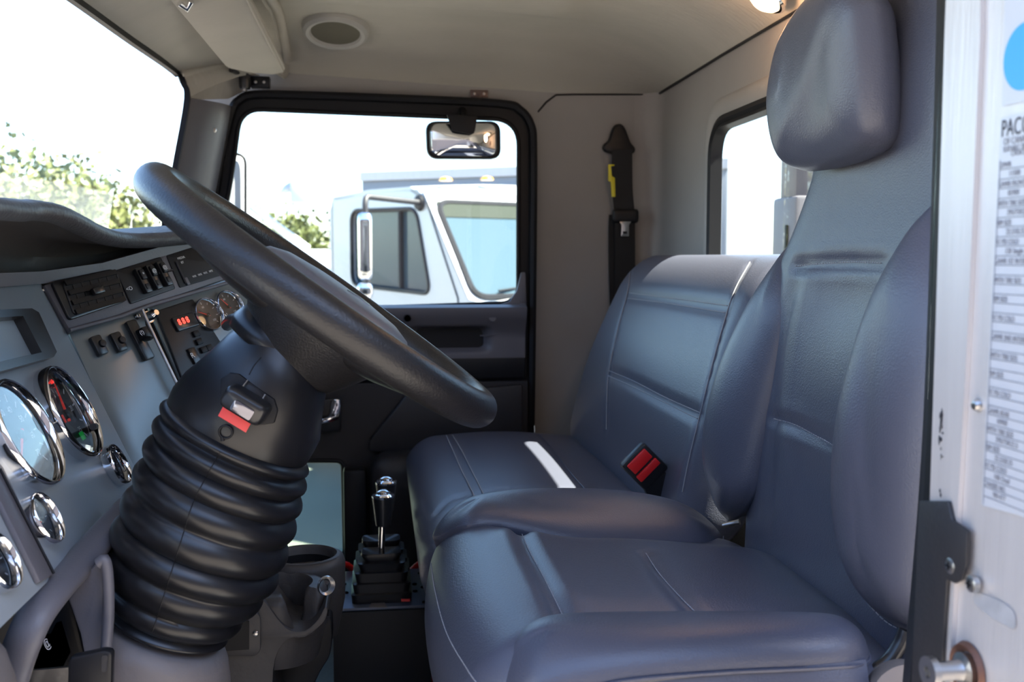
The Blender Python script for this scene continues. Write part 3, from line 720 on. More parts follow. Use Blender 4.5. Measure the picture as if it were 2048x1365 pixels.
# gauges
def gauge(c, n, rad, down, ang, ticks=9, tall=.012, name='gauge', lit=False, txt=None):
    n = V(n).normalized(); c = c[0](c[1], c[2], tall)-n*tall; dn = (V(down)-n*V(down).dot(n)).normalized(); x = n.cross(dn)*-1; up = -dn; x = up.cross(n)
    g = lathe(name, [(rad*.91, tall*.45), (rad*.925, tall*.95), (rad*.955, tall), (rad*.985, tall*.9), (rad*.995, tall*.6), (rad*1.0, 0), (rad*.9, 0)], c, n, M['chrome'], dash, seg=56, sharp=60, cap=False)
    lathe('gauge_face', [(0, .001), (rad*.93, .001), (rad*.93, 0)], c, n, M['face'], g, seg=40)
    mk = []
    for k in range(ticks):
        a = R(225-270*k/(ticks-1)); d = x*math.cos(a)+up*math.sin(a); mk.append(boxg(c+d*rad*.74+n*.0016, (rad*.14, rad*.03, .0003), (d, n.cross(d), n)))
    join('tick_marks', mk, M['print'], g, False)
    for k, t in enumerate(txt or []):
        a = R(225-270*k/max(1, len(txt)-1)); d = x*math.cos(a)+up*math.sin(a)
        letters('numeral', t, c+d*rad*.52+n*.0015-up*rad*.07, x, up, rad*.17, M['print'], g, 'CENTER')
    a = R(ang); d = x*math.cos(a)+up*math.sin(a)
    sweep('needle', [c-d*rad*.15+n*.004, c+d*rad*.68+n*.004], circ(rad*.022, 6), M['needle'], g, scale=[1.4, .5])
    lathe('needle_cap', [(0, .007), (rad*.1, .006), (rad*.11, .002)], c, n, M['black'], g, seg=20)
    lathe('gauge_lens', [(0, tall*.66), (rad*.92, tall*.6)], c, n, M['lens'], g, seg=40)
    return g
g1 = gauge((A, 66, 861), nA, .0600, dA, 215, 13, .016, txt=['0', '10', '20', '30', '40', '50', '60', '70'])
g2 = gauge((A, 153, 820), nA, .0590, dA, 70, 11, .016, txt=['0', '5', '10', '15', '20', '25'])
box('warning_light', A(128, 838, .003), (.010, .004, .001), M['needle'], g2, 0, ax=(dA, V((0, 1, 0)), nA))
box('warning_light', A(165, 872, .003), (.010, .012, .001), M['ledg'], g2, 0, ax=(dA, V((0, 1, 0)), nA))
sweep('trip_stem', [A(192, 853, .004), A(186, 854, .030)], circ(.004, 10), M['black'], g2)
gauge((A, 243, 926), nA, .0265, dA, 200, 7, .013); gauge((A, 100, 1033), nA, .0270, dA, 200, 7, .013); gauge((A, 10, 1118), nA, .0265, dA, 200, 7, .013)
gauge((B, 421, 627), nB, .0265, tB, 150, 9, .010, txt=['0', '60', '120']); gauge((B, 463, 610), nB, .0255, tB, 120, 9, .010, txt=['0', '60', '120'])
# screen in its raised bezel
oq = [(-60, 622), (64, 617), (78, 625), (114, 704), (108, 714), (-60, 760)]; iq = [(-60, 640), (46, 632), (84, 705), (-60, 738)]
holed('screen_bezel', [A(*p, .013)-nA*.013 for p in oq], [[A(*p, .013)-nA*.013 for p in iq]], nA*.013, M['satin'], dash)
plate('screen', [A(*p, .0008) for p in iq], nA*.0005, M['screen'], dash)
# hood of the cluster
rim = [V((-.362, .50, .955))]+[PY(u, v, y) for u, v, y in ((0, 418, 1.01), (60, 420, 1.10), (110, 428, 1.17), (150, 446, 1.24), (185, 464, 1.31), (220, 476, 1.38), (260, 481, 1.45), (310, 480, 1.50), (360, 476, 1.55), (430, 470, 1.62), (500, 466, 1.68))]
rim[0].z = rim[1].z
rimc = catmull(rim, 8)
sweep('hood_rim', rimc, [(.011*math.cos(a)*1.0, .015*math.sin(a)) for a in [2*math.pi*k/16 for k in range(16)]], M['pad'], dash, nref=(0, 0, 1))
inn = []
n_ = len(rimc)
topc = catmull([V((-.43, .50, .88)), V((-.437, .9, .88)), V((-.437, 1.2, .88)), V((-.437, 1.34, .88)), B(200, 538, .004), B(280, 515, .004), B(345, 497, .004), B(430, 474, .004)], 12)
def resample(p, n):
    L = [0]
    for a, b in zip(p, p[1:]): L.append(L[-1]+(b-a).length)
    out = []; j = 0
    for i in range(n):
        s = L[-1]*i/(n-1)
        while j < len(L)-2 and L[j+1] < s: j += 1
        out.append(p[j].lerp(p[j+1], (s-L[j])/(L[j+1]-L[j]+1e-9)))
    return out
ra = resample(rimc, 60); rb = resample(topc, 60)
sheet('hood_underside', [[a+V((-.004, 0, -.008)), a.lerp(b, .25)+V((-.035, 0, .006)), a.lerp(b, .55)+V((-.045, 0, .0)), a.lerp(b, .85)+V((-.022, 0, 0)), b+V((-.004, 0, .002))] for a, b in zip(ra, rb)], M['cowl'], dash)
sheet('dash_top', [[a+V((.0, 0, .010)), a+V((-.06, .02, .016)), V((-.62, a.y+.02, min(a.z, .93)-.01)), V((-.80, a.y+.02, .88))] for a in ra]+[[V((x, y, .875)) for x in (-.33, -.45, -.62, -.80)] for y in (1.85, 2.05, 2.40)], M['pad'], dash)
# passenger half of the dashboard
rbox('passenger_fascia', (-.78, 1.64, .42), (-.27, 2.40, .855), (.05, .05, .05), M['dkgrey'], dash, (8, 8, 8))
rbox('lower_fascia', (-.78, 1.30, .30), (-.40, 1.70, .74), (.04, .04, .04), M['dkgrey'], dash, (8, 8, 8))
# lower left of the dash
sweep('lower_trim', catmull([PY(u, v, y) for u, v, y in ((262, 1012, 1.16), (215, 1062, 1.09), (160, 1125, 1.02), (110, 1180, .96), (72, 1230, .93), (50, 1275, .92), (30, 1330, .92), (10, 1400, .92))], 6), [(.012*math.cos(a), .018*math.sin(a)) for a in [2*math.pi*k/14 for k in range(14)]], M['grey'], dash)
def strip(name, uv, dep, m, th=.012, bev=.004): 
    return plate(name, [PY(u, v, dep(u, v)) for u, v in uv], (0, th, 0), m, dash, bev)
strip('knee_panel', [(135, 1200), (160, 1160), (198, 1122), (212, 1112), (218, 1160), (219, 1240), (212, 1380), (180, 1380), (160, 1270)], lambda u, v: 1.0, M['grey'], bev=.003)
sweep('knee_edge', catmull([PY(u, v, .99) for u, v in ((196, 1128), (210, 1122), (216, 1160), (217, 1230), (212, 1300), (206, 1385))], 6), circ(.0055, 10), M['grey'], dash)
strip('switch_recess', [(20, 1420), (60, 1290), (100, 1240), (136, 1190), (152, 1240), (190, 1400)], lambda u, v: 1.03, M['rubber'])
for k, (u, v) in enumerate(((78, 1330), (102, 1300), (124, 1275))):
    s = plate('lower_switch', [PY(a, b, 1.01) for a, b in ((u-13, v-8), (u+2, v-38), (u+22, v+30), (u+6, v+60))], (-.008, 0, -.003), M['black'], dash, .002)
letters('symbol', '@', PY(92, 1300, 1.0), (.1, 1, 0), (-.4, 0, .9), .012, M['print'], dash)
rbox('near_end_panel', (-.52, .72, -.1), (-.31, .895, .60), (.045, .05, .05), M['taupe'], dash, (10, 10, 20), lambda p: p+V((.10*(.6-p.z)-.0, 0, 0)))
# brake release handle
rh = thing('release_handle', 'black rectangular pull handle with a slot on a metal stem, low under the dash', 'handle', PY(190, 1340, .93))
plate('grip', fillet([PY(u, v, .93) for u, v in ((136, 1318), (208, 1302), (224, 1306), (222, 1400), (134, 1400))], .006), (0, .012, 0), M['black'], rh, .003)
plate('slot', fillet([PY(u, v, .929) for u, v in ((203, 1312), (216, 1311), (214, 1345), (203, 1346))], .003), (0, .006, 0), M['dkgrey'], rh, 0)
sweep('stem', [PY(60, 1358, .94), PY(150, 1350, .94)], [(.008, -.002), (.008, .002), (-.008, .002), (-.008, -.002)], M['steel'], rh, nref=(0, 0, 1))

# ================================================================== STEERING WHEEL
Wc = PY(647, 595, 1.08); wn_x = V((math.sin(R(36)), 0, math.cos(R(36)))); wt_ = V((math.cos(R(36)), 0, -math.sin(R(36)))); wy = V((0, 1, 0))
sw = thing('steering_wheel', 'large black padded steering wheel with grey centre pad', 'steering wheel', Wc)
def Wp(a, r, h=0): return Wc+wt_*math.cos(a)*r+wy*math.sin(a)*r+wn_x*h
N = 96
sweep('rim', [Wp(2*math.pi*k/N, .2030) for k in range(N)], circ(.0198, 24), M['wheel'], sw, nref=wn_x, closed=True)
lathe('hub_cover', [(0, -.082), (.040, -.082), (.052, -.080), (.060, -.070), (.078, -.042), (.092, -.020), (.098, -.006), (.096, .0), (0, .0)], Wc+wt_*.012, wn_x, M['wheel'], sw, seg=64)
lathe('horn_pad', [(.094, -.004), (.096, .004), (.088, .012), (.070, .018), (.040, .021), (0, .022)], Wc+wt_*.012, wn_x, M['grey'], sw, seg=64)
plate('emblem', [Wc+wt_*(.030+a)+wy*b+wn_x*.0212 for a, b in ((-.014, -.020), (.0, -.006), (.014, -.020), (.014, .0), (0, .018), (-.014, .0))], wn_x*.0012, M['chrome'], sw)
for a in (R(38), R(-38), R(142), R(218)):
    d = wt_*math.cos(a)+wy*math.sin(a); e = wn_x.cross(d)
    rg = []
    for t, w, th, h in ((.07, .030, .014, -.030), (.11, .024, .012, -.026), (.15, .019, .010, -.018), (.18, .018, .010, -.008), (.198, .020, .011, -.002)):
        rg.append([Wc+d*t+e*w*math.cos(q)+wn_x*(h+th*math.sin(q)) for q in [2*math.pi*k/18 for k in range(18)]])
    loft('spoke', rg, M['wheel'], sw)

# ================================================================== STEERING COLUMN
sc_ = thing('steering_column', 'black steering column with smooth shroud above a ribbed rubber bellows', 'steering column', PY(340, 1290, 1.08))
def ringc(u, v, r1, r2, tilt, Y=1.08, n=56, mod=None):
    """ring round the column: r1 across the cab, r2 along the cab, tilt = angle of the ring plane"""
    c = PY(u, v, Y); ax = V((math.cos(tilt), 0, -math.sin(tilt))); out = []
    for k in range(n):
        a = 2*math.pi*k/n; out.append(c+ax*math.cos(a)*r2+V((0, 1, 0))*math.sin(a)*r1)
    return out
SH = [(472, 878, .076, .0765, 24), (475, 868, .079, .0795, 25), (490, 838, .080, .0805, 27), (508, 812, .080, .0785, 29), (532, 770, .078, .068, 31), (556, 728, .070, .060, 34), (566, 705, .064, .052, 35), (572, 688, .058, .047, 36), (578, 672, .054, .044, 36)]
loft('shroud', [ringc(u, v, a, b, R(t)) for u, v, a, b, t in SH], M['boot'], sc_, sharp=80)
# bellows
rings = []
ctr = catmull([V((476, 862, 0)), V((466, 900, 0)), V((450, 950, 0)), V((430, 1010, 0)), V((404, 1080, 0)), V((378, 1145, 0)), V((350, 1210, 0)), V((332, 1255, 0))], 14)
nb_ = len(ctr)-1
for i, p in enumerate(ctr):
    t = i/nb_; base = .078+.009*math.sin(min(1, t*1.5)*math.pi/2)-.026*sst(.6, 1.0, t)
    wv = t*8.6; bul = abs(math.sin(math.pi*wv))**.7*.0090*(1-sst(.97, 1, t))
    rings.append(ringc(p.x, p.y, base+bul-.003, base+bul-.003, R(25-6*t+3)))
loft('bellows', rings, M['boot'], sc_, sharp=80)
tr = bvh(bpy.data.objects['shroud']); trb = bvh(bpy.data.objects['bellows'])
SHR = bpy.data.objects['shroud']
l = sight(bpy.data.objects['bellows'], [(440, 905), (415, 950), (385, 1010), (360, 1090), (335, 1170), (305, 1265)], 20, lift=.0002, tree=trb)
sweep('bellows_seam', l, circ(.0006, 5), M['rubber'], sc_)
sweep('shroud_seam', sight(SHR, [(522, 715), (508, 732), (498, 750)], 6, .0002, tr), circ(.0006, 5), M['rubber'], sc_)
# hazard knob in its dark slot, tag and ring
def onsh(uv, lift=0, sm=False): return sight(SHR, uv, 4, lift, tr, sm)
slot = onsh([(446, 760), (462, 750), (480, 752), (545, 800), (552, 820), (545, 845), (520, 850), (458, 812), (444, 790)], .0045)
n0 = (slot[2]-slot[0]).cross(slot[5]-slot[0]).normalized(); n0 = n0 if n0.dot(CAM-slot[0]) > 0 else -n0
plate('slot', slot, -n0*.004, M['rubber'], sc_, .001)
k0 = onsh([(470, 785)])[0]; k1 = onsh([(530, 822)])[0]; kd = (k1-k0).normalized(); kk = n0.cross(kd)
def kpt(a, b, h): return k0+kd*a+kk*b+n0*h
L_ = (k1-k0).length
rbk = [fillet([kpt(-.006+i, -.013+i, h), kpt(L_+.006-i, -.013+i, h), kpt(L_+.006-i, .011-i, h), kpt(-.006+i, .011-i, h)], .008, 5) for h, i in ((.004, 0), (.016, 0), (.021, .0015), (.023, .004))]
loft('hazard_knob', rbk, M['satin'], sc_)
plate('chrome_insert', fillet([kpt(.008, -.009, .0232), kpt(L_-.004, -.009, .0232), kpt(L_-.004, .003, .0232), kpt(.008, .003, .0232)], .003), n0*.001, M['smoked'], sc_, .0004)
tgp = onsh([(452, 808), (506, 840), (492, 864), (439, 832)], .003)
if len(tgp) == 4: plate('red_tag', tgp, n0*.001, M['redpaint'], sc_, .0003)
for k, (a, b) in enumerate((((496, 762), (486, 778)), ((530, 790), (521, 806)))): sweep('slot_pin', [onsh([a], .002)[0], onsh([b], .006)[0]], circ(.0009, 6), M['steel'], sc_)
rc = onsh([(452, 864)], .0015)[0]
sweep('tie_ring', [rc+(kd*math.cos(a)+kk*math.sin(a))*.0065 for a in [2*math.pi*k/24 for k in range(24)]], circ(.0011, 8), M['rubber'], sc_, closed=True)
sweep('tie_tail', [rc-kk*.0065*(1 if kk.z > 0 else -1)+n0*.0, onsh([(446, 882)], .001)[0]], circ(.002, 8), M['rubber'], sc_)
# moulded lip where the shroud meets the wheel
loft('shroud_lip', [ringc(540, 700, .058, .050, R(36)), ringc(552, 682, .060, .052, R(36)), ringc(572, 655, .052, .046, R(36))], M['boot'], sc_, sharp=80)
sweep('signal_stalk', catmull([PY(520, 650, 1.12), PY(470, 640, 1.20), PY(455, 650, 1.30)], 4), circ(.008, 10), M['satin'], sc_)
# lower column cover
cov = []
for u, v, r1, r2, t in ((328, 1262, .062, .064, 22), (322, 1290, .066, .072, 20), (312, 1330, .068, .078, 16), (300, 1380, .07, .084, 12), (285, 1450, .072, .09, 8)): cov.append(ringc(u, v, r1*1.12, r2*1.02, R(t)))
loft('column_cover', cov, M['taupe'], sc_, sharp=80)

# ================================================================== CUP HOLDER CONSOLE
ch = thing('cup_holder_console', 'dark moulded floor console with two round cup holders and an ashtray slot', 'cup holder', PY(560, 1500, 1.42))
yc = 1.30; yb = 1.52
prof = [PY(u, v, yc) for u, v in ((400, 1200), (450, 1180), (500, 1184), (530, 1205), (556, 1240), (580, 1262), (610, 1262), (636, 1240), (650, 1215), (655, 1225), (645, 1248), (610, 1275), (575, 1280), (550, 1320), (545, 1390), (548, 1480), (360, 1480))]
plate('console_body', catmull(prof, 3, True), (0, .10, 0), M['console'], ch, .006)
plate('rear_cup_housing', catmull([PY(u, v, 1.41) for u, v in ((548, 1180), (600, 1165), (650, 1165), (664, 1190), (652, 1230), (620, 1262), (548, 1262))], 3, True), (0, .10, 0), M['console'], ch, .006)
def cup(c, r, ro, hgt, notch=0, na=0):
    rg = []
    n = 72
    def top(a): d = (a-na+math.pi) % (2*math.pi)-math.pi; return -notch*(1-sst(.18, .48, abs(d)))
    for rr, h, follow in ((ro-.012, -hgt, 0), (ro-.001, -hgt*.55, 0), (ro, -.012, 1), (ro-.003, -.003, 1), (ro-.010, .0, 1), (r+.008, .0, 1), (r+.004, .0015, 1), (r, -.002, 1), (r-.002, -hgt*.45, 0), (r-.006, -hgt+.006, 0)):
        rg.append([c+V((rr*math.cos(2*math.pi*k/n), rr*math.sin(2*math.pi*k/n), (max(-hgt*.9, h+top(2*math.pi*k/n)) if follow else h))) for k in range(n)])
    g = loft('cup_holder', rg, M['console'], ch, cap=True, sharp=60)
    lathe('cup_well', [(0, -hgt*.93), (r-.006, -hgt*.93), (r-.0025, -hgt*.5), (r-.0012, -.045 if notch else -.012)], c, (0, 0, 1), M['rubber'], g, seg=48, cap=False)
cup(PY(556, 1168, 1.37), .043, .066, .10, .045, R(-52)); cup(PY(608, 1110, 1.47), .044, .060, .12)
if 0: rbox('top_plate', PY(600, 1180, 1.33)-V((.12, .03, .03)), PY(690, 1130, 1.33)+V((.0, .20, -.035)), (.01, .02, .01), M['dkgrey'], ch, (8, 8, 4))
at = [PY(u, v, yc-.006) for u, v in ((445, 1222), (512, 1222), (522, 1232), (522, 1300), (512, 1312), (440, 1312))]
plate('ashtray_frame', fillet(at, .006), (0, -.004, 0), M['console'], ch, .002)
plate('ashtray_opening', [PY(u, v, yc-.0125) for u, v in ((440, 1244), (498, 1244), (498, 1300), (436, 1304))], (0, .002, 0), M['rubber'], ch)
mesh('ashtray_screw', *latheg([(0, .003), (.003, .002), (.004, 0)], PY(511, 1268, yc-.011), (0, -1, 0), 12), M['steel'], ch)
lathe('power_socket', [(.009, 0), (.012, .003), (.013, 0), (.009, -.004)], PY(652, 1172, yc-.004), (.5, -.8, .1), M['steel'], ch, seg=28, cap=False)
bucket = catmull([PY(u, v, 1.40) for u, v in ((545, 1300), (600, 1262), (655, 1232), (664, 1260), (660, 1310), (640, 1345), (600, 1420), (545, 1420))], 4, True)
plate('side_pocket', bucket, (0, .10, 0), M['rubber'], ch, .004)

# ================================================================== SHIFT CONSOLE
gx0 = PY(665, 1222, 1.73); gx1 = PY(862, 1222, 1.73)
sh = thing('shift_console', 'black boxed shifter pedestal with drilled top plate between dash and bench', 'gear shifter', ((gx0.x+gx1.x)/2, 1.83, 0))
zt_ = gx0.z
box('pedestal', ((gx0.x+gx1.x)/2, 1.835, zt_/2-.002), (gx1.x-gx0.x, .205, zt_-.006), M['shiftbox'], sh, .002)
box('top_plate', ((gx0.x+gx1.x)/2, 1.835, zt_), (gx1.x-gx0.x+.004, .212, .006), M['plate'], sh, .0015)
zp = zt_+.003
for u, v in ((682, 1150), (688, 1170), (679, 1179), (692, 1187), (674, 1211), (840, 1148), (829, 1170), (846, 1176), (830, 1184), (849, 1206)):
    p = PZ(u, v, zp); lathe('bolt', [(0, .0), (.0035, .0), (.0045, .002), (.0045, 0)], p, (0, 0, 1), M['rubber'], sh, seg=12)
bx = PY(763, 1150, 1.80).x
def bellow(yy, s=1.0):
    parts = []; hs = [(.0, .105, .085), (.014, .108, .088), (.016, .098, .080), (.030, .104, .082), (.032, .090, .072), (.046, .096, .074), (.048, .074, .060), (.060, .086, .064), (.062, .060, .048), (.070, .072, .052), (.074, .070, .050), (.066, .02, .02)]
    rg = []
    for h, w, d in hs:
        w *= s; d *= s*.9; c = V((bx, yy, zp+h*1.15))
        rg.append(fillet([c+V((a*w/2, b*d/2, 0)) for a, b in ((-1, -1), (1, -1), (1, 1), (-1, 1))], .012, 4))
    return loft('boot', rg, M['boot'], sh, sharp=40)
bellow(1.785); bellow(1.868)
for yy, x0, v0 in ((1.785, 766, 985), (1.885, 772, 958)):
    kp = PY(x0, v0+3, yy); lv = sweep('shift_lever', [V((bx, yy, zp+.07)), V((bx+(kp.x-bx)*.5, yy, (zp+.07+kp.z)/2)), kp-V((0, 0, .055))], circ(.0058, 14), M['chrome'], sh)
    kn = lathe('shift_knob', [(.0125, -.058), (.0135, -.058), (.019, -.012), (.0195, -.006), (0, -.006)], kp, (0, 0, 1), M['satin'], lv, seg=36)
    lathe('knob_cap', [(.0195, -.007), (.0205, -.003), (.018, .0), (.012, .001), (.011, .004), (.006, .007), (0, .0075)], kp, (0, 0, 1), M['chrome'], lv, seg=36)
plate('gate_notch', [PZ(u, v, zp+.0005) for u, v in ((738, 1216), (752, 1192), (762, 1192), (774, 1216))], (0, 0, .001), M['taupe'], sh)
plate('red_mark', [PY(u, v, 1.735) for u, v in ((802, 1199), (820, 1199), (820, 1204), (803, 1204))], (0, .002, 0), M['red'], sh)
tag(sweep('air_hose', catmull([V((gx0.x+.02, 1.99, .02)), V((gx0.x+.005, 1.97, .22)), V((gx0.x+.012, 1.96, zt_+.012)), V((0, 2.0, .22)), V((gx1.x+.012, 1.96, zt_+.004)), V((gx1.x+.012, 1.97, .02))], 8), circ(.006, 10), M['red']), 'thin red hose passing behind the shifter pedestal', 'hose')

# ================================================================== CEILING FITTINGS
sp = thing('ceiling_speaker', 'round taupe speaker set in the headliner above the side window', 'speaker', (0, 0, 0))
sx = PY(672, 104, 2.345).x; sy = 2.345; szz = zceil(sx, sy)
e = .02; nn = V((-(zceil(sx+e, sy)-zceil(sx-e, sy))/(2*e), -(zceil(sx, sy+e)-zceil(sx, sy-e))/(2*e), 1)).normalized()*-1
scn = V((sx, sy, szz))+nn*.006; sp.location = scn; WL[sp.name] = scn.copy()
lathe('speaker_ring', [(.054, .004), (.058, .012), (.066, .014), (.073, .008), (.076, -.006)], scn, nn, M['liner'], sp, seg=56, cap=False).data.materials[0] = mat('speaker_plastic', (.42, .41, .38), .5)
lathe('speaker_grille', [(0, .007), (.055, .006), (.056, 0)], scn, nn, mat('speaker_cloth', (.13, .12, .09), .9, bump=.3, bscale=500), sp, seg=48)
dl_ = thing('dome_light', 'lit oval dome light in the headliner near the driver headrest', 'ceiling light', (0, 0, 0))
dc_ = PX(1530, -2, .640); dl_.location = dc_; WL[dl_.name] = V(dc_)
ln_ = V((.55, 0, .83)).normalized()
lathe('lamp_base', [(0, .016), (.036, .012), (.038, 0), (.034, -.003)], dc_, ln_, M['chrome'], dl_, seg=40)
lathe('lamp_lens', [(0, -.016), (.016, -.014), (.026, -.008), (.031, -.001)], dc_, ln_, M['lamp'], dl_, seg=40)
lt = bpy.data.lights.new('dome_lamp', 'POINT'); lt.energy = .45; lt.color = (1, .55, .28); lt.shadow_soft_size = .02; lt.specular_factor = .4
lo = bpy.data.objects.new('dome_lamp', lt); COL.objects.link(lo); lo.location = dc_+V((-.03, -.02, -.035))
# sun visor with bracket
vs_ = thing('sun_visor', 'flat cream sun visor folded up against the front headliner', 'sun visor', PY(520, 150, 2.33))
def vz(u, v, dz=-.022):
    # plane of the visor, just under the header
    return PL(u, v, VO, Vn)
a_, b_, c_ = PY(560, 143, 2.36), PY(452, 136, 2.30), PZ(500, 0, 1.385)
VO = a_; Vn = (b_-a_).cross(c_-a_).normalized(); Vn = Vn if Vn.z < 0 else -Vn
vp = [(340, 0), (452, 134), (460, 138), (500, 146), (545, 150), (566, 146), (571, 138), (505, 8), (470, -60), (300, -60)]
plate('visor_board', fillet([vz(u, v) for u, v in vp], .006), -Vn*.014, M['liner'], vs_, .004)
sweep('visor_piping', [vz(u, v)+Vn*.001 for u, v in ((566, 142), (500, 10), (465, -58))], circ(.0028, 8), M['liner'], vs_)
sweep('visor_clip', [vz(358, 0)+Vn*.006, vz(372, 6)+Vn*.012, vz(382, -2)+Vn*.004], circ(.006, 10), M['chrome'], vs_)
vb = PY(490, 163, 2.40)
plate('bracket', fillet([PY(u, v, 2.452) for u, v in ((498, 151), (539, 153), (538, 175), (500, 174))], .003), (0, .03, 0), M['black'], vs_, .002)
lathe('pivot', [(0, .0), (.012, 0), (.0135, .006), (.0135, .034), (.009, .036), (0, .036)], PY(490, 178, 2.44), (0, 0, 1), M['satin'], vs_, seg=24)
sweep('visor_rod', [PY(490, 156, 2.44), PY(475, 146, 2.42), PY(462, 140, 2.39)], circ(.006, 8), M['satin'], vs_)
lathe('nut', [(0, 0), (.006, 0), (.006, .008)], PY(489, 183, 2.44), (0, 0, 1), M['steel'], vs_, seg=6)
for u in (511, 528): lathe('screw', [(0, .003), (.003, .002), (.004, 0)], PY(u, 164, 2.452), (0, -1, 0), M['steel'], vs_, seg=12)
# coat hooks
def hook(name, label, o, n, down, s=1):
    x = V(n).cross(V(down)).normalized(); n = V(n).normalized(); dn = V(down).normalized()
    h = thing(name, label, 'coat hook', o, 'small metal coat hooks')
    box('hook_plate', V(o)+n*.002, (.044*s, .018*s, .003), M['hookm'], h, .001, ax=(x, dn, n))
    for k in (-1, 1): lathe('screw', [(0, .0025), (.0025, .002), (.0035, 0)], V(o)+x*k*.012*s+n*.0035, n, M['steel'], h, seg=12)
    sweep('hook_arm', catmull([V(o)+n*.004, V(o)+dn*.014*s+n*.006, V(o)+dn*.026*s+n*.010, V(o)+dn*.030*s+n*.018, V(o)+dn*.024*s+n*.026], 4), [(.0012, -.005), (.0012, .005), (-.0012, .005), (-.0012, -.005)], M['hookm'], h, nref=n)
    return h
M['hookm'] = mat('brown_metal', (.16, .11, .10), .4, metal=.4)
hook('coat_hook', 'small metal hook screwed above the passenger window', PY(958, 188, YP-.003), (0, -1, 0), (0, 0, -1))
hk = PX(1612, 55, XR-.004); hook('coat_hook', 'small metal hook high on the rear wall beside the driver headrest', hk, (-1, 0, 0), (0, 0, -1))
# seat belt on the side wall
sb = thing('seat_belt', 'black passenger seat belt hanging from its anchor on the side wall', 'seat belt', PY(1245, 560, YP-.01))
ya = YP-.022
plate('anchor_cover', catmull([PY(u, v, ya) for u, v in ((1224, 262), (1231, 250), (1243, 248), (1252, 258), (1262, 284), (1271, 296), (1268, 306), (1250, 309), (1228, 308), (1210, 302), (1208, 290), (1218, 280))], 4, True), (0, .02, 0), M['black'], sb, .006, 3)
sweep('webbing', catmull([PY(1244, 300, ya-.004), PY(1245, 380, ya-.006), PY(1249, 430, ya-.008), PY(1250, 500, ya-.006), PY(1250, 640, ya+.002)], 5), [(.0012, -.026), (.0012, .026), (-.0012, .026), (-.0012, -.026)], M['web'], sb, nref=(0, -1, 0))
sweep('return_webbing', catmull([PY(1238, 430, ya+.008), PY(1237, 500, ya+.010), PY(1240, 640, ya+.010)], 5), [(.0012, -.026), (.0012, .026), (-.0012, .026), (-.0012, -.026)], M['web'], sb, nref=(0, -1, 0))
rbox('tongue_grip', PY(1226, 446, ya-.018), PY(1279, 418, ya-.018)+V((0, .018, 0)), (.008, .008, .010), M['black'], sb, (12, 6, 8))
plate('tongue', fillet([PY(u, v, ya-.016) for u, v in ((1239, 443), (1263, 443), (1258, 450), (1258, 473), (1242, 473), (1243, 450))], .002), (0, .003, 0), M['steel'], sb, .0008)
plate('tongue_slot', [PY(u, v, ya-.0165) for u, v in ((1246, 463), (1254, 463), (1254, 468), (1246, 468))], (0, .001, 0), M['rubber'], sb)
plate('yellow_clip', [PY(u, v, ya-.012) for u, v in ((1217, 329), (1229, 329), (1229, 332), (1222, 333), (1224, 352), (1230, 356), (1231, 394), (1224, 394), (1222, 364), (1217, 362))], (0, .006, 0), M['yellow'], sb, .001)
# buckle on the bench
bk = thing('seat_belt_buckle', 'red and black seat belt buckle standing between bench cushion and backrest', 'seat belt buckle', PY(1300, 960, 1.60))
bc0 = PY(1279, 924, 1.55); ux = (PY(1312, 962, 1.62)-PY(1268, 918, 1.62)).normalized(); uy = (PY(1305, 905, 1.62)-PY(1252, 935, 1.62)).normalized(); bnn = ux.cross(uy).normalized(); bnn = bnn if bnn.y < 0 else -bnn
uy = bnn.cross(ux); uy = uy if uy.x > 0 else -uy
box('buckle_body', bc0+ux*.010, (.060, .054, .022), M['black'], bk, .005, ax=(ux, uy, bnn))
box('release_button', bc0-ux*.004+bnn*.0025, (.020, .040, .024), M['red'], bk, .002, ax=(ux, uy, bnn))
box('release_button', bc0+ux*.016+bnn*.0025, (.013, .044, .024), M['red'], bk, .002, ax=(ux, uy, bnn))
sweep('buckle_strap', [bc0+ux*.036, bc0+ux*.075+V((-.01, 0, -.01))], [(.008, -.024), (.008, .024), (-.008, .024), (-.008, -.024)], M['rubber'], bk, nref=bnn)
# look-down mirror hung in the window
mr = thing('convex_mirror', 'small wide convex mirror hanging in the top of the passenger window', 'mirror', PY(926, 235, YD))
mo = fillet([PY(u, v, 2.425) for u, v in ((852, 243), (1000, 243), (1001, 318), (855, 317))], .026, 8)
mc = sum(mo, V((0, 0, 0)))/len(mo)
loft('housing', [[mc+(p-mc)*s+V((0, d, 0)) for p in mo] for s, d in ((.93, -.004), (1.0, -.004), (1.02, .006), (1.0, .022), (.7, .034))], M['rubber'], mr)
rgm = [[mc+(p-mc)*s+V((0, -.003-.012*(1-s*s), 0)) for p in mo] for s in (.93, .85, .7, .5, .3, .12, .02)]
loft('mirror_face', rgm, M['mirror'], mr, sharp=0)
plate('bracket', [PY(u, v, 2.40) for u, v in ((893, 228), (955, 232), (950, 262), (940, 268), (905, 262))], (0, .008, 0), M['rubber'], mr, .002)
sweep('bracket_arm', [PY(925, 222, YD-.01), PY(925, 240, 2.41)], circ(.010, 8), M['rubber'], mr)

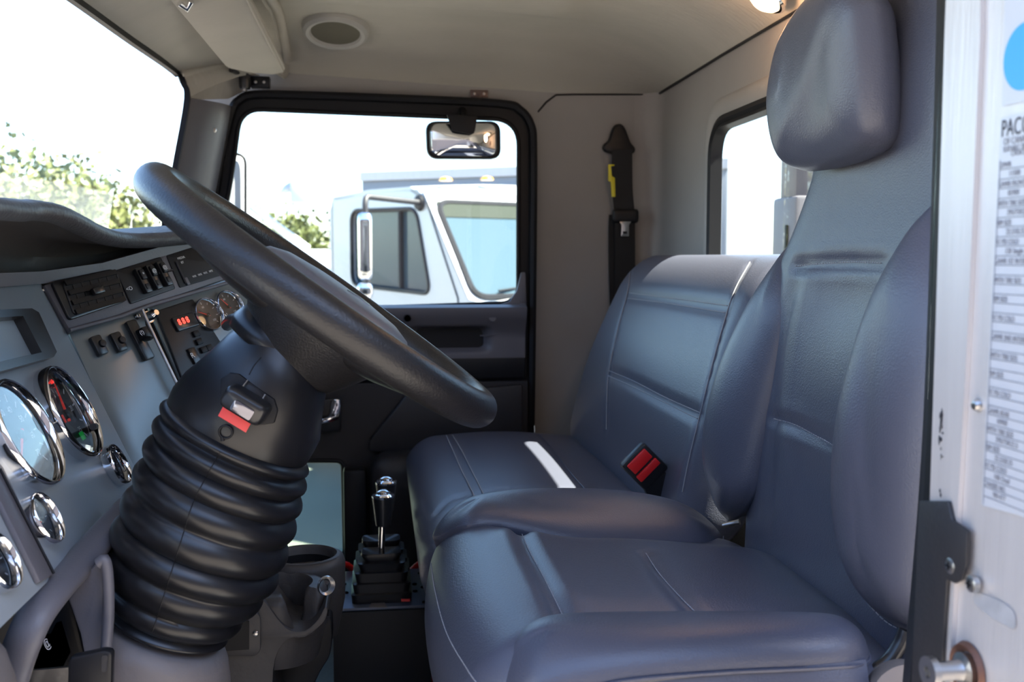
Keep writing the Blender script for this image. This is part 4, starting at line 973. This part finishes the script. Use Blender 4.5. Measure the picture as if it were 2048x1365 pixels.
# ================================================================== DRIVER DOOR JAMB
ja = PY(1898, 60, .662); jb = PY(1868, 1000, .662); jl = (ja-jb).normalized(); jn = jl.cross(V((0, 1, 0))).normalized(); jn = jn if jn.x < 0 else -jn
J = lambda u, v, h=0: PL(u, v, jb, jn)+jn*h
jr = -V((0, 1, 0))
jamb = thing('trim_11', 'bare aluminium driver door jamb with rating labels and striker', 'door jamb', (jb.x, .62, 0), kind='structure')
def yz(y, z): # point on jamb plane
    t = (z-jb.z)/jl.z; return V((jb.x+jl.x*t, y, z))
E1 = [J(1905, -120), J(1898, 60), J(1880, 640), J(1868, 1000), J(1850, 1420)]
ed = lambda d: [p+V((0, d, 0)) for p in E1]
def ribbon(name, l, r, th, m, par): return sheet(name, [[a, b] for a, b in zip(l, r)], m, par, th=th)
ribbon('jamb_skin', ed(-.001), ed(-.26), (.02, 0, 0), M['alu'], jamb)
sweep('jamb_edge', [p+jn*.001+V((0, -.001, 0)) for p in E1], circ(.0018, 8), M['alu'], jamb)
ribbon('jamb_step', [p+jn*.0035 for p in ed(-.0005)], [p+jn*.0035 for p in [J(1972, -120), J(1970, 60), J(1946, 640), J(1926, 1000), J(1905, 1420)]], (.0034, 0, 0), M['alu'], jamb)
# black weatherstrip
E0 = [PY(u, v, .70) for u, v in ((1888, -140), (1886, 60), (1868, 640), (1850, 1000), (1812, 1440))]
sheet('weatherstrip', [[a+V((.012, .03, 0)), a, a.lerp(b, .35)+V((-.006, -.004, 0)), a.lerp(b, .6)+V((-.002, 0, 0)), b+V((-.002, 0, 0)), b+V((.02, .01, 0))] for a, b in zip(catmull(E0, 6), catmull(E1, 6))], M['rubber'], jamb)
sweep('glass_edge', [PY(u, v, .705) for u, v in ((1893, -140), (1884, 100), (1872, 400), (1858, 800))], circ(.0015, 6), M['grime'], jamb)
# lower black cover plate
plate('latch_cover', [J(u, v, .004) for u, v in ((1855, 1002), (1914, 1002), (1922, 1040), (1945, 1055), (1953, 1062), (1950, 1130), (1942, 1160), (1928, 1167), (1912, 1160), (1906, 1250), (1898, 1400), (1838, 1400))], jn*.003, M['dkgrey'], jamb, .001)
def scr(u, v, r=.0055, h=.004, m='steel'):
    s = lathe('screw', [(0, h+.001), (r*.7, h+.0008), (r, h), (r, .0)], J(u, v, .003), jn, M[m], jamb, seg=24)
    join('screw_cross', [boxg(J(u, v, .003)+jn*(h+.0012), (r*1.0, r*.22, .0008), (jr, jl, jn)), boxg(J(u, v, .003)+jn*(h+.0012), (r*.22, r*1.0, .0008), (jr, jl, jn))], M['rubber'], s, False)
scr(1918, 1132); scr(1960, 1168); lathe('rivet', [(0, .005), (.003, .004), (.0045, .001), (.0045, 0)], J(1958, 811, 0), jn, M['steel'], jamb, seg=20)
so_ = J(1940, 1340)
st = lathe('striker_bolt', [(.011, 0), (.012, .006), (.0075, .008), (.0065, .012), (.0065, .024), (.0105, .026), (.0105, .031), (.004, .031), (.0035, .026), (0, .026)], so_, jn, M['steel'], jamb, seg=32)
lathe('striker_washer', [(.012, .0005), (.017, .004), (.019, .0), (.012, -.001)], so_+jn*.001, jn, mat('rusty_steel', (.20, .10, .07), .6, metal=.6), jamb, seg=32, cap=False)
# worn paint chips and a dark smear on the metal
rnd = random.Random(11)
chips = []
for u, v, su, sv in [(1893+rnd.uniform(-3, 3), 826+rnd.uniform(0, 1)*rnd.uniform(0, 165), rnd.uniform(.0004, .0012), rnd.uniform(.0006, .0022)) for _ in range(26)]+[(1894, 832, .0014, .006), (1892, 848, .0012, .005), (1889, 880, .001, .004)]:
    c = J(u, v, .0040); chips.append(([c+jr*su*math.cos(a)*rnd.uniform(.6, 1.2)+jl*sv*math.sin(a)*rnd.uniform(.6, 1.2) for a in [2*math.pi*k/7 for k in range(7)]], [tuple(range(7))]))
join('paint_chips', chips, M['ink'], jamb, False, fix=False)
plate('grease_smear', catmull([J(u, v, .0007) for u, v in ((1953, 1186), (1975, 1192), (2005, 1204), (2030, 1225), (2032, 1258), (2010, 1250), (1985, 1236), (1962, 1218), (1950, 1204))], 4, True), jn*.0001, mat('grey_smear', (.38, .38, .40), .6, var=.35, vscale=60), jamb, 0)
# rating label
lb = plate('rating_label', fillet([J(u, v, .0006) for u, v in ((2004, 236), (2160, 196), (2160, 1090), (2042, 1032), (1966, 1012))], .002), jn*.0003, M['paper'], jamb, 0)
def row(k, t0, t1=None):
    """k from 0 (top) to 1 (bottom) of the label"""
    return None
def lp(k, x): # k down the label 0..1, x metres from the left edge
    a = J(2005, 243, .0011); b = J(1967, 1012, .0011); return a.lerp(b, k)+jr*x
up_ = jl
letters('lettering', 'PACCAR', lp(.040, .001), jr, up_, .0150, M['ink'], lb, sx=.72)
letters('lettering', 'OF CANADA LTD.', lp(.062, .004), jr, up_, .0062, M['inkgrey'], lb, sx=.8)
letters('lettering', 'SUITABLE TIRE-RIM', lp(.079, .004), jr, up_, .0048, M['inkgrey'], lb, sx=.8); letters('lettering', 'CHOICE', lp(.092, .012), jr, up_, .0048, M['inkgrey'], lb, sx=.8)
rows_ = [('GVWR', '11500'), ('GAWR FRONT', '05900'), ('WITH TIRE SIZE', '295/75R22.5'), ('RIM SIZE', '22.5X8.25'), ('AT PSI COLD', '120 Single'), ('GAWR 1ST INTERMEDIATE', ''), ('WITH TIRE SIZE', ''), ('RIM SIZE', ''), ('AT PSI COLD', ''), ('GAWR 2ND INTERMEDIATE', ''), ('WITH TIRE SIZE', ''), ('RIM SIZE', ''), ('AT PSI COLD', ''), ('GAWR REAR', '10900'), ('WITH TIRE SIZE', '295/75R22.5'), ('RIM SIZE', '22.5X8.25'), ('AT PSI COLD', '100 Dual'), ('CHASSIS NO.', '981477')]
bars = []
for i, (a, b) in enumerate(rows_):
    k = .118+i*.0485
    letters('lettering', a, lp(k, .001), jr, up_, .0050, M['inkgrey'], lb, sx=.8)
    if b: letters('lettering', b, lp(k+.023, .011), jr, up_, .0050, M['inkgrey'], lb, sx=.9)
    for kk_, x0 in ((k+.004, 0.0), (k+.029, 0.0)):
        bars.append(boxg(lp(kk_, .033), (.064, .0006, .0001), (jr, jl, jn)))
    bars.append(boxg(lp(k+.0165, .0012), (.0006, .0195*.95, .0001), (jr, jl, jn)))
join('ruled_lines', bars, M['inkgrey'], lb, False)
l2 = plate('round_mark_label', fillet([J(u, v, .0006) for u, v in ((2016, -140), (2160, -170), (2160, 180), (2006, 213))], .002), jn*.0003, M['paper'], jamb, 0)
lathe('blue_dot', [(0, .0003), (.0205, .0003), (.0205, 0)], J(2052, 112, .001), jn, M['blue'], l2, seg=40)

# ================================================================== OUTSIDE
GZ = -1.1
g = struct(box('ground', (0, 20, GZ-.05), (160, 140, .1), M['asphalt']), 'bright sunlit asphalt yard', 'ground')
# own passenger side mirror
om = thing('side_mirror', 'passenger side mirror of this truck seen past the window frame', 'mirror', PY(470, 420, 2.9))
rbox('mirror_housing', PY(430, 470, 2.88), PY(492, 306, 2.88)+V((0, .07, 0)), (.03, .03, .03), M['white'], om, (10, 8, 14))
sweep('mirror_edge', fillet([PY(u, v, 2.875) for u, v in ((432, 308), (491, 308), (491, 468), (432, 468))], .03), circ(.004, 8), M['rubber'], om, closed=True)
sweep('mirror_arm', [PY(440, 460, 2.90), PY(440, 520, 2.88), PY(420, 560, 2.60), PY(405, 600, 2.53)], circ(.012, 8), M['rubber'], om)

def poly_tree(name, label, base, h, r, n=2600, sq=1.0, seed=1, cat='tree', group='trees beyond the yard', leaf=.30):
    rnd = random.Random(seed); t = thing(name, label, cat, base, group)
    b = V(base)
    sweep('trunk', [b, b+V((.1, 0, h*.4)), b+V((0, .1, h*.75))], circ(r*.08, 8), M['bark'], t, scale=[1, .8, .4])
    vs = []; fs = []
    lumps = [(V((rnd.uniform(-.6, .6)*r, rnd.uniform(-.6, .6)*r, h*rnd.uniform(.38, .82))), r*rnd.uniform(.35, .55)) for _ in range(12)]+[(V((0, 0, h*.62)), r*.7)]
    for i in range(n):
        c, rr = rnd.choice(lumps)
        d = V((rnd.gauss(0, 1), rnd.gauss(0, 1), rnd.gauss(0, 1))).normalized()*rr*rnd.uniform(.55, 1.05); d.z *= sq
        p = b+c+d; a = V((rnd.gauss(0, 1), rnd.gauss(0, 1), rnd.gauss(0, 1))).normalized()*leaf*rnd.uniform(.5, 1)
        e = a.cross(V((rnd.gauss(0, 1), rnd.gauss(0, 1), rnd.gauss(0, 1)))).normalized()*leaf*.6
        k = len(vs); vs += [p-a*.5, p+e*.5, p+a*.5, p-e*.5]; fs.append((k, k+1, k+2, k+3))
    mesh('crown', vs, fs, M['leaf'], t, False, fix=False)
    return t
def gp(u, v, y): p = PY(u, v, y); return V((p.x, y, GZ))
def th(u, v, y): return PY(u, v, y).z-GZ
poly_tree('tree', 'tallest leafy tree seen through the windshield, at its left edge', gp(0, 320, 30), th(30, 300, 30), 3.9, seed=3, n=4200)
poly_tree('tree', 'second leafy tree through the windshield, right of the tallest', gp(112, 370, 44), th(100, 345, 44), 3.3, seed=5, n=3200)
poly_tree('tree', 'smaller leafy tree just left of the windshield pillar', gp(236, 398, 38), th(232, 375, 38), 2.2, seed=8, n=3000)
poly_tree('tree', 'low leafy bush under the gap between the windshield trees', gp(180, 440, 60), th(180, 405, 60), 3.2, seed=9, n=1800)
poly_tree('tree', 'leafy tree behind the parked trucks, seen through the passenger window', gp(610, 470, 34), th(610, 440, 34), 2.4, seed=12, n=2600)
wh = thing('added_reflection_wall', 'unseen brown wall added behind the open driver side to darken and warm reflections', 'light blocker', V((0, -9, GZ)))  # added out of view: cuts low sky light, gives warm brown reflections
box('wall', (0, -9.2, GZ+3.2), (60, .4, 6.4), mat('reflection_brown', (.20, .155, .14), .7, bump=.3, bscale=6, stretch=(6, 1, .1)), wh)
box('added_wall_cap', (0, -9.0, GZ+6.5), (60.4, .9, .3), M['dkgrey'], wh, .03)
poly_tree('tree', 'pale tree at the left edge of the passenger window', gp(520, 440, 50), th(520, 432, 50), 3.0, seed=15, n=2600)
poly_tree('tree', 'leafy tree behind the driver seat, seen through the rear window', V((12.8, 22.5, GZ)), 6.4, 3.0, seed=21, n=3000)

# ---- white day-cab truck parked alongside
tl = V((.50, -.866, 0)); ts = V((-.866, -.50, 0)); TO = PY(868, 600, 7.0)
def T(l, s, z): return TO+tl*l+ts*s+V((0, 0, z))
tk = thing('delivery_truck', 'white truck cab parked outside the passenger window, facing right', 'truck', V((TO.x, TO.y+.8, GZ)))
zr = .80
side = [T(-1.55, 0, -1.1), T(-1.55, 0, zr-.12), T(-1.45, 0, zr-.02), T(-.20, 0, zr-.02), T(-.10, 0, zr-.10), T(.42, 0, .02), T(1.5, 0, -.15), T(1.6, 0, -.9), T(1.3, 0, -1.1)]
wdw = fillet([T(-1.18, 0, .08), T(-.04, 0, .04), T(-.22, 0, .64), T(-1.18, 0, .66)], .10, 6)
holed('cab_side', side, [wdw], -ts*.05, M['white'], tk)
holed('cab_side', [p-ts*1.95 for p in side], [[p-ts*1.95 for p in wdw]], -ts*.05, M['white'], tk)
plate('door_glass', [p-ts*.03 for p in wdw], -ts*.006, M['tint'], tk)
sweep('glass_seal', wdw, circ(.016, 6), M['rubber'], tk, closed=True)
sweep('window_divider', [T(-.46, -.01, .06), T(-.46, -.01, .65)], circ(.018, 6), M['rubber'], tk)
plate('door_panel', [T(-1.10, .005, -.9), T(.30, .005, -.9), T(.36, .005, .0), T(-.04, .005, .88), T(-1.10, .005, .90)], -ts*.004, M['white'], tk) if False else None
sweep('door_shut_line', [T(.36, .004, -.9), T(.30, .004, .02), T(-.08, .004, .68)], circ(.006, 6), M['dkgrey'], tk)
rf = [[T(l, -.0-s*2.0, zr-.02+dz+.05*math.sin(s*math.pi)) for s in [i/10 for i in range(11)]] for l, dz in ((-1.5, 0), (-.9, .03), (-.3, .02), (-.12, -.06))]
sheet('cab_roof', rf, M['white'], tk, th=(0, 0, -.03))
ws = [T(-.10, -.08, zr-.12), T(-.10, -1.92, zr-.12), T(.42, -1.95, .02), T(.42, -.05, .02)]
nws = (ws[1]-ws[0]).cross(ws[3]-ws[0]).normalized(); nws = nws if nws.dot(tl) > 0 else -nws
wo_ = fillet([ws[0]+nws*.012, ws[1]+nws*.012, ws[2]+nws*.012, ws[3]+nws*.012], .12, 6)
holed('windshield_surround', [T(-.14, 0, zr-.02), T(-.14, -2.0, zr-.02), T(.46, -2.0, -.03), T(.46, 0, -.03)], [[p-nws*.012 for p in wo_]], -nws*.02, M['white'], tk)
plate('windshield', wo_, -nws*.006, M['truckws'] if 'truckws' in M else M['tint'], tk)
sweep('windshield_seal', wo_, circ(.022, 6), M['rubber'], tk, closed=True)
plate('sun_strip', [(wo_[0]*0+ws[0])+nws*.016, ws[1]+nws*.016, ws[1].lerp(ws[2], .17)+nws*.016, ws[0].lerp(ws[3], .17)+nws*.016], nws*.002, mat('sun_strip', (.03, .036, .03), .9, spec=.1), tk)
sweep('wiper', [T(.40, -.25, .05)+nws*.03, T(.25, -1.1, .12)+nws*.03], circ(.008, 6), M['rubber'], tk)
sheet('hood', [[T(l, -s*2.0, z+.10*math.sin(s*math.pi)) for s in [i/8 for i in range(9)]] for l, z in ((.42, -.03), (.9, -.10), (1.5, -.28), (1.62, -.8))], M['white'], tk, th=(0, 0, -.03))
plate('cab_back', [T(-1.52, 0, -1.1), T(-1.52, -2, -1.1), T(-1.52, -2, zr-.05), T(-1.52, 0, zr-.05)], tl*.03, M['white'], tk)
for l, s in ((.9, -.15), (.9, -1.85), (-3.2, -.15), (-3.2, -1.85)): 
    c = T(l, s, 0); c.z = GZ+.5; lathe('wheel', [(0, -.13), (.3, -.13), (.5, -.11), (.5, .11), (.3, .13), (0, .13)], c, ts, M['rubber'], tk, seg=28)
plate('chassis', [T(-5, -.6, -1.35), T(1.4, -.6, -1.35), T(1.4, -1.4, -1.35), T(-5, -1.4, -1.35)], (0, 0, .2), M['rubber'], tk)
for s in (-.25, -.62, -1.0, -1.38, -1.75): 
    c = T(-.22, s, zr+.03+.05*math.sin(-s/2*math.pi)); lathe('marker_light', [(.0, .03), (.04, .02), (.05, 0)], c, (0, 0, 1), M['amber'], tk, seg=16)
# its mirrors
mt = sweep('mirror_arm', fillet([T(-.14, .02, .68), T(-.05, .50, .70), T(-.03, .52, .65), T(-.03, .50, -.15), T(.1, .02, -.30)], .05, 5, False), circ(.020, 8), M['dkgrey'], tk)
rbox('truck_mirror', PY(716, 560, 6.55), PY(744, 425, 6.55)+V((0, .12, 0)), (.03, .03, .04), M['chrome'], tk, (8, 8, 12))
rbox('truck_spot_mirror', PY(714, 602, 6.55), PY(746, 566, 6.55)+V((0, .12, 0)), (.03, .03, .04), M['chrome'], tk, (8, 8, 12))
lathe('mirror_mount', [(0, .03), (.05, .02), (.06, 0)], T(-.16, .01, .68), ts, M['rubber'], tk, seg=20)
# ---- grey van trailer behind it
tr_ = thing('box_trailer', 'pale grey box trailer standing behind the white truck cab', 'trailer', V((2.2, 13, GZ)))
c0 = PY(722, 347, 12.0); c1 = PY(1100, 326, 10.8); hz = c0.z-GZ
dirx = V((c1.x-c0.x, c1.y-c0.y, 0)).normalized(); dn_ = V((-dirx.y, dirx.x, 0))
L0 = V((c0.x, c0.y, 0))
def Q(a, b, z): return L0+dirx*a+dn_*b+V((0, 0, z))
plate('trailer_box', [Q(0, 0, c0.z), Q(4.3, 0, c0.z), Q(4.3, 0, -.1), Q(0, 0, -.1)], dn_*2.4, mat('trailer_skin', (.24, .26, .29), .5), tr_, .03)
sweep('top_rail', [Q(0, -.01, c0.z-.04), Q(4.3, -.01, c0.z-.04)], [(.05, -.02), (.05, .02), (-.05, .02), (-.05, -.02)], M['alu'], tr_, nref=(0, 0, 1))
for a in (1.0, 3.4):
    for b in (.2, 2.2):
        c = Q(a, b, 0); c.z = GZ+.5; lathe('wheel', [(0, -.13), (.3, -.13), (.5, -.11), (.5, .11), (.3, .13), (0, .13)], c, dn_, M['rubber'], tr_, seg=24)
plate('side_rail', [Q(0, 0, -.1), Q(4.3, 0, -.1), Q(4.3, 0, -.35), Q(0, 0, -.35)], dn_*2.4, M['dkgrey'], tr_, .01)
# ---- distant pickup and service truck
def car(name, label, cat, u, v, Y, body, L=4.6, H=1.5, face=1):
    p = PY(u, v, Y); t = thing(name, label, cat, V((p.x, Y, GZ)))
    x = lambda a, z, y=0: V((p.x+a*face, Y+y, GZ+z))
    pr = [x(-L/2, .4), x(-L/2, .95), x(-L*.22, 1.0), x(-L*.20, H*.98), x(-.1*L, H), x(.10*L, H), x(.24*L, 1.0), x(L*.46, .92), x(L/2, .75), x(L/2, .4)]
    plate('body', pr, (0, 1.8, 0), body, t, .06, 2)
    plate('side_glass', [x(-L*.18, 1.02, -.01), x(-L*.16, H*.94, -.01), x(.08*L, H*.94, -.01), x(.19*L, 1.02, -.01)], (0, 1.82, 0), M['tint'], t, .02)
    for a in (-L*.32, L*.32):
        for b in (.1, 1.7): lathe('wheel', [(0, -.1), (.25, -.1), (.34, -.08), (.34, .08), (.25, .1), (0, .1)], x(a, .34, b), (0, 1, 0), M['rubber'], t, seg=20)
    return t
car('pickup', 'dark blue pickup parked in front of the far tree, left of the white cab', 'pickup', 632, 520, 22, mat('blue_paint', (.05, .10, .16), .3), H=1.75)
st_ = thing('service_truck', 'white bucket truck with raised boom far beyond the passenger window', 'truck', PY(560, 500, 26)+V((0, 0, GZ-PY(560, 500, 26).z)))
bxp = PY(560, 440, 26)
box('service_body', (bxp.x, 27.2, GZ+1.35), (2.4, 2.2, 1.7), M['white'], st_, .05); box('service_cab', (bxp.x-1.9, 27.2, GZ+1.2), (1.4, 2.1, 1.5), M['white'], st_, .2)
sweep('boom', [V((bxp.x+.6, 27.0, GZ+2.2)), V((bxp.x-.8, 27.0, GZ+3.3)), V((bxp.x+.3, 27.0, GZ+3.9))], circ(.13, 8), M['white'], st_)
box('bucket', (bxp.x+.5, 27.0, GZ+3.8), (.6, .6, .8), M['white'], st_, .06)
for a in (-1.9, .5):
    for b in (26.2, 28.2): lathe('wheel', [(0, -.12), (.3, -.12), (.42, -.1), (.42, .1), (.3, .12), (0, .12)], (bxp.x+a, b, GZ+.42), (0, 1, 0), M['rubber'], st_, seg=20)
# ---- exhaust guard behind the rear window
ex = thing('exhaust_stack', 'upright grey metal exhaust guard just outside the rear window', 'exhaust stack', PX(1570, 900, 1.05)-V((0, 0, .9)))
q0 = PX(1552, 240, 1.0); q1 = PX(1600, 240, 1.0)
xg = 1.0
def G(u, v): return PX(u, v, xg)
ya_, yb_ = G(1553, 300).y, G(1575, 300).y; yc_ = G(1544, 430).y
box('upper_guard', (xg+.08, ya_-.05, 1.35), (.14, .10, 1.2), M['steelp'] if 'steelp' in M else M['grey'], ex, .01)
box('lower_guard', (xg+.09, yc_-.075, .30), (.18, .15, 1.5), M['grey'], ex, .01)
box('guard_slot', (xg-.003, yc_-.10, .90), (.006, .012, .16), M['rubber'], ex, .002)
box('guard_foot', (xg+.2, yc_-.05, -.45), (.5, .3, .2), M['rubber'], ex, .01)
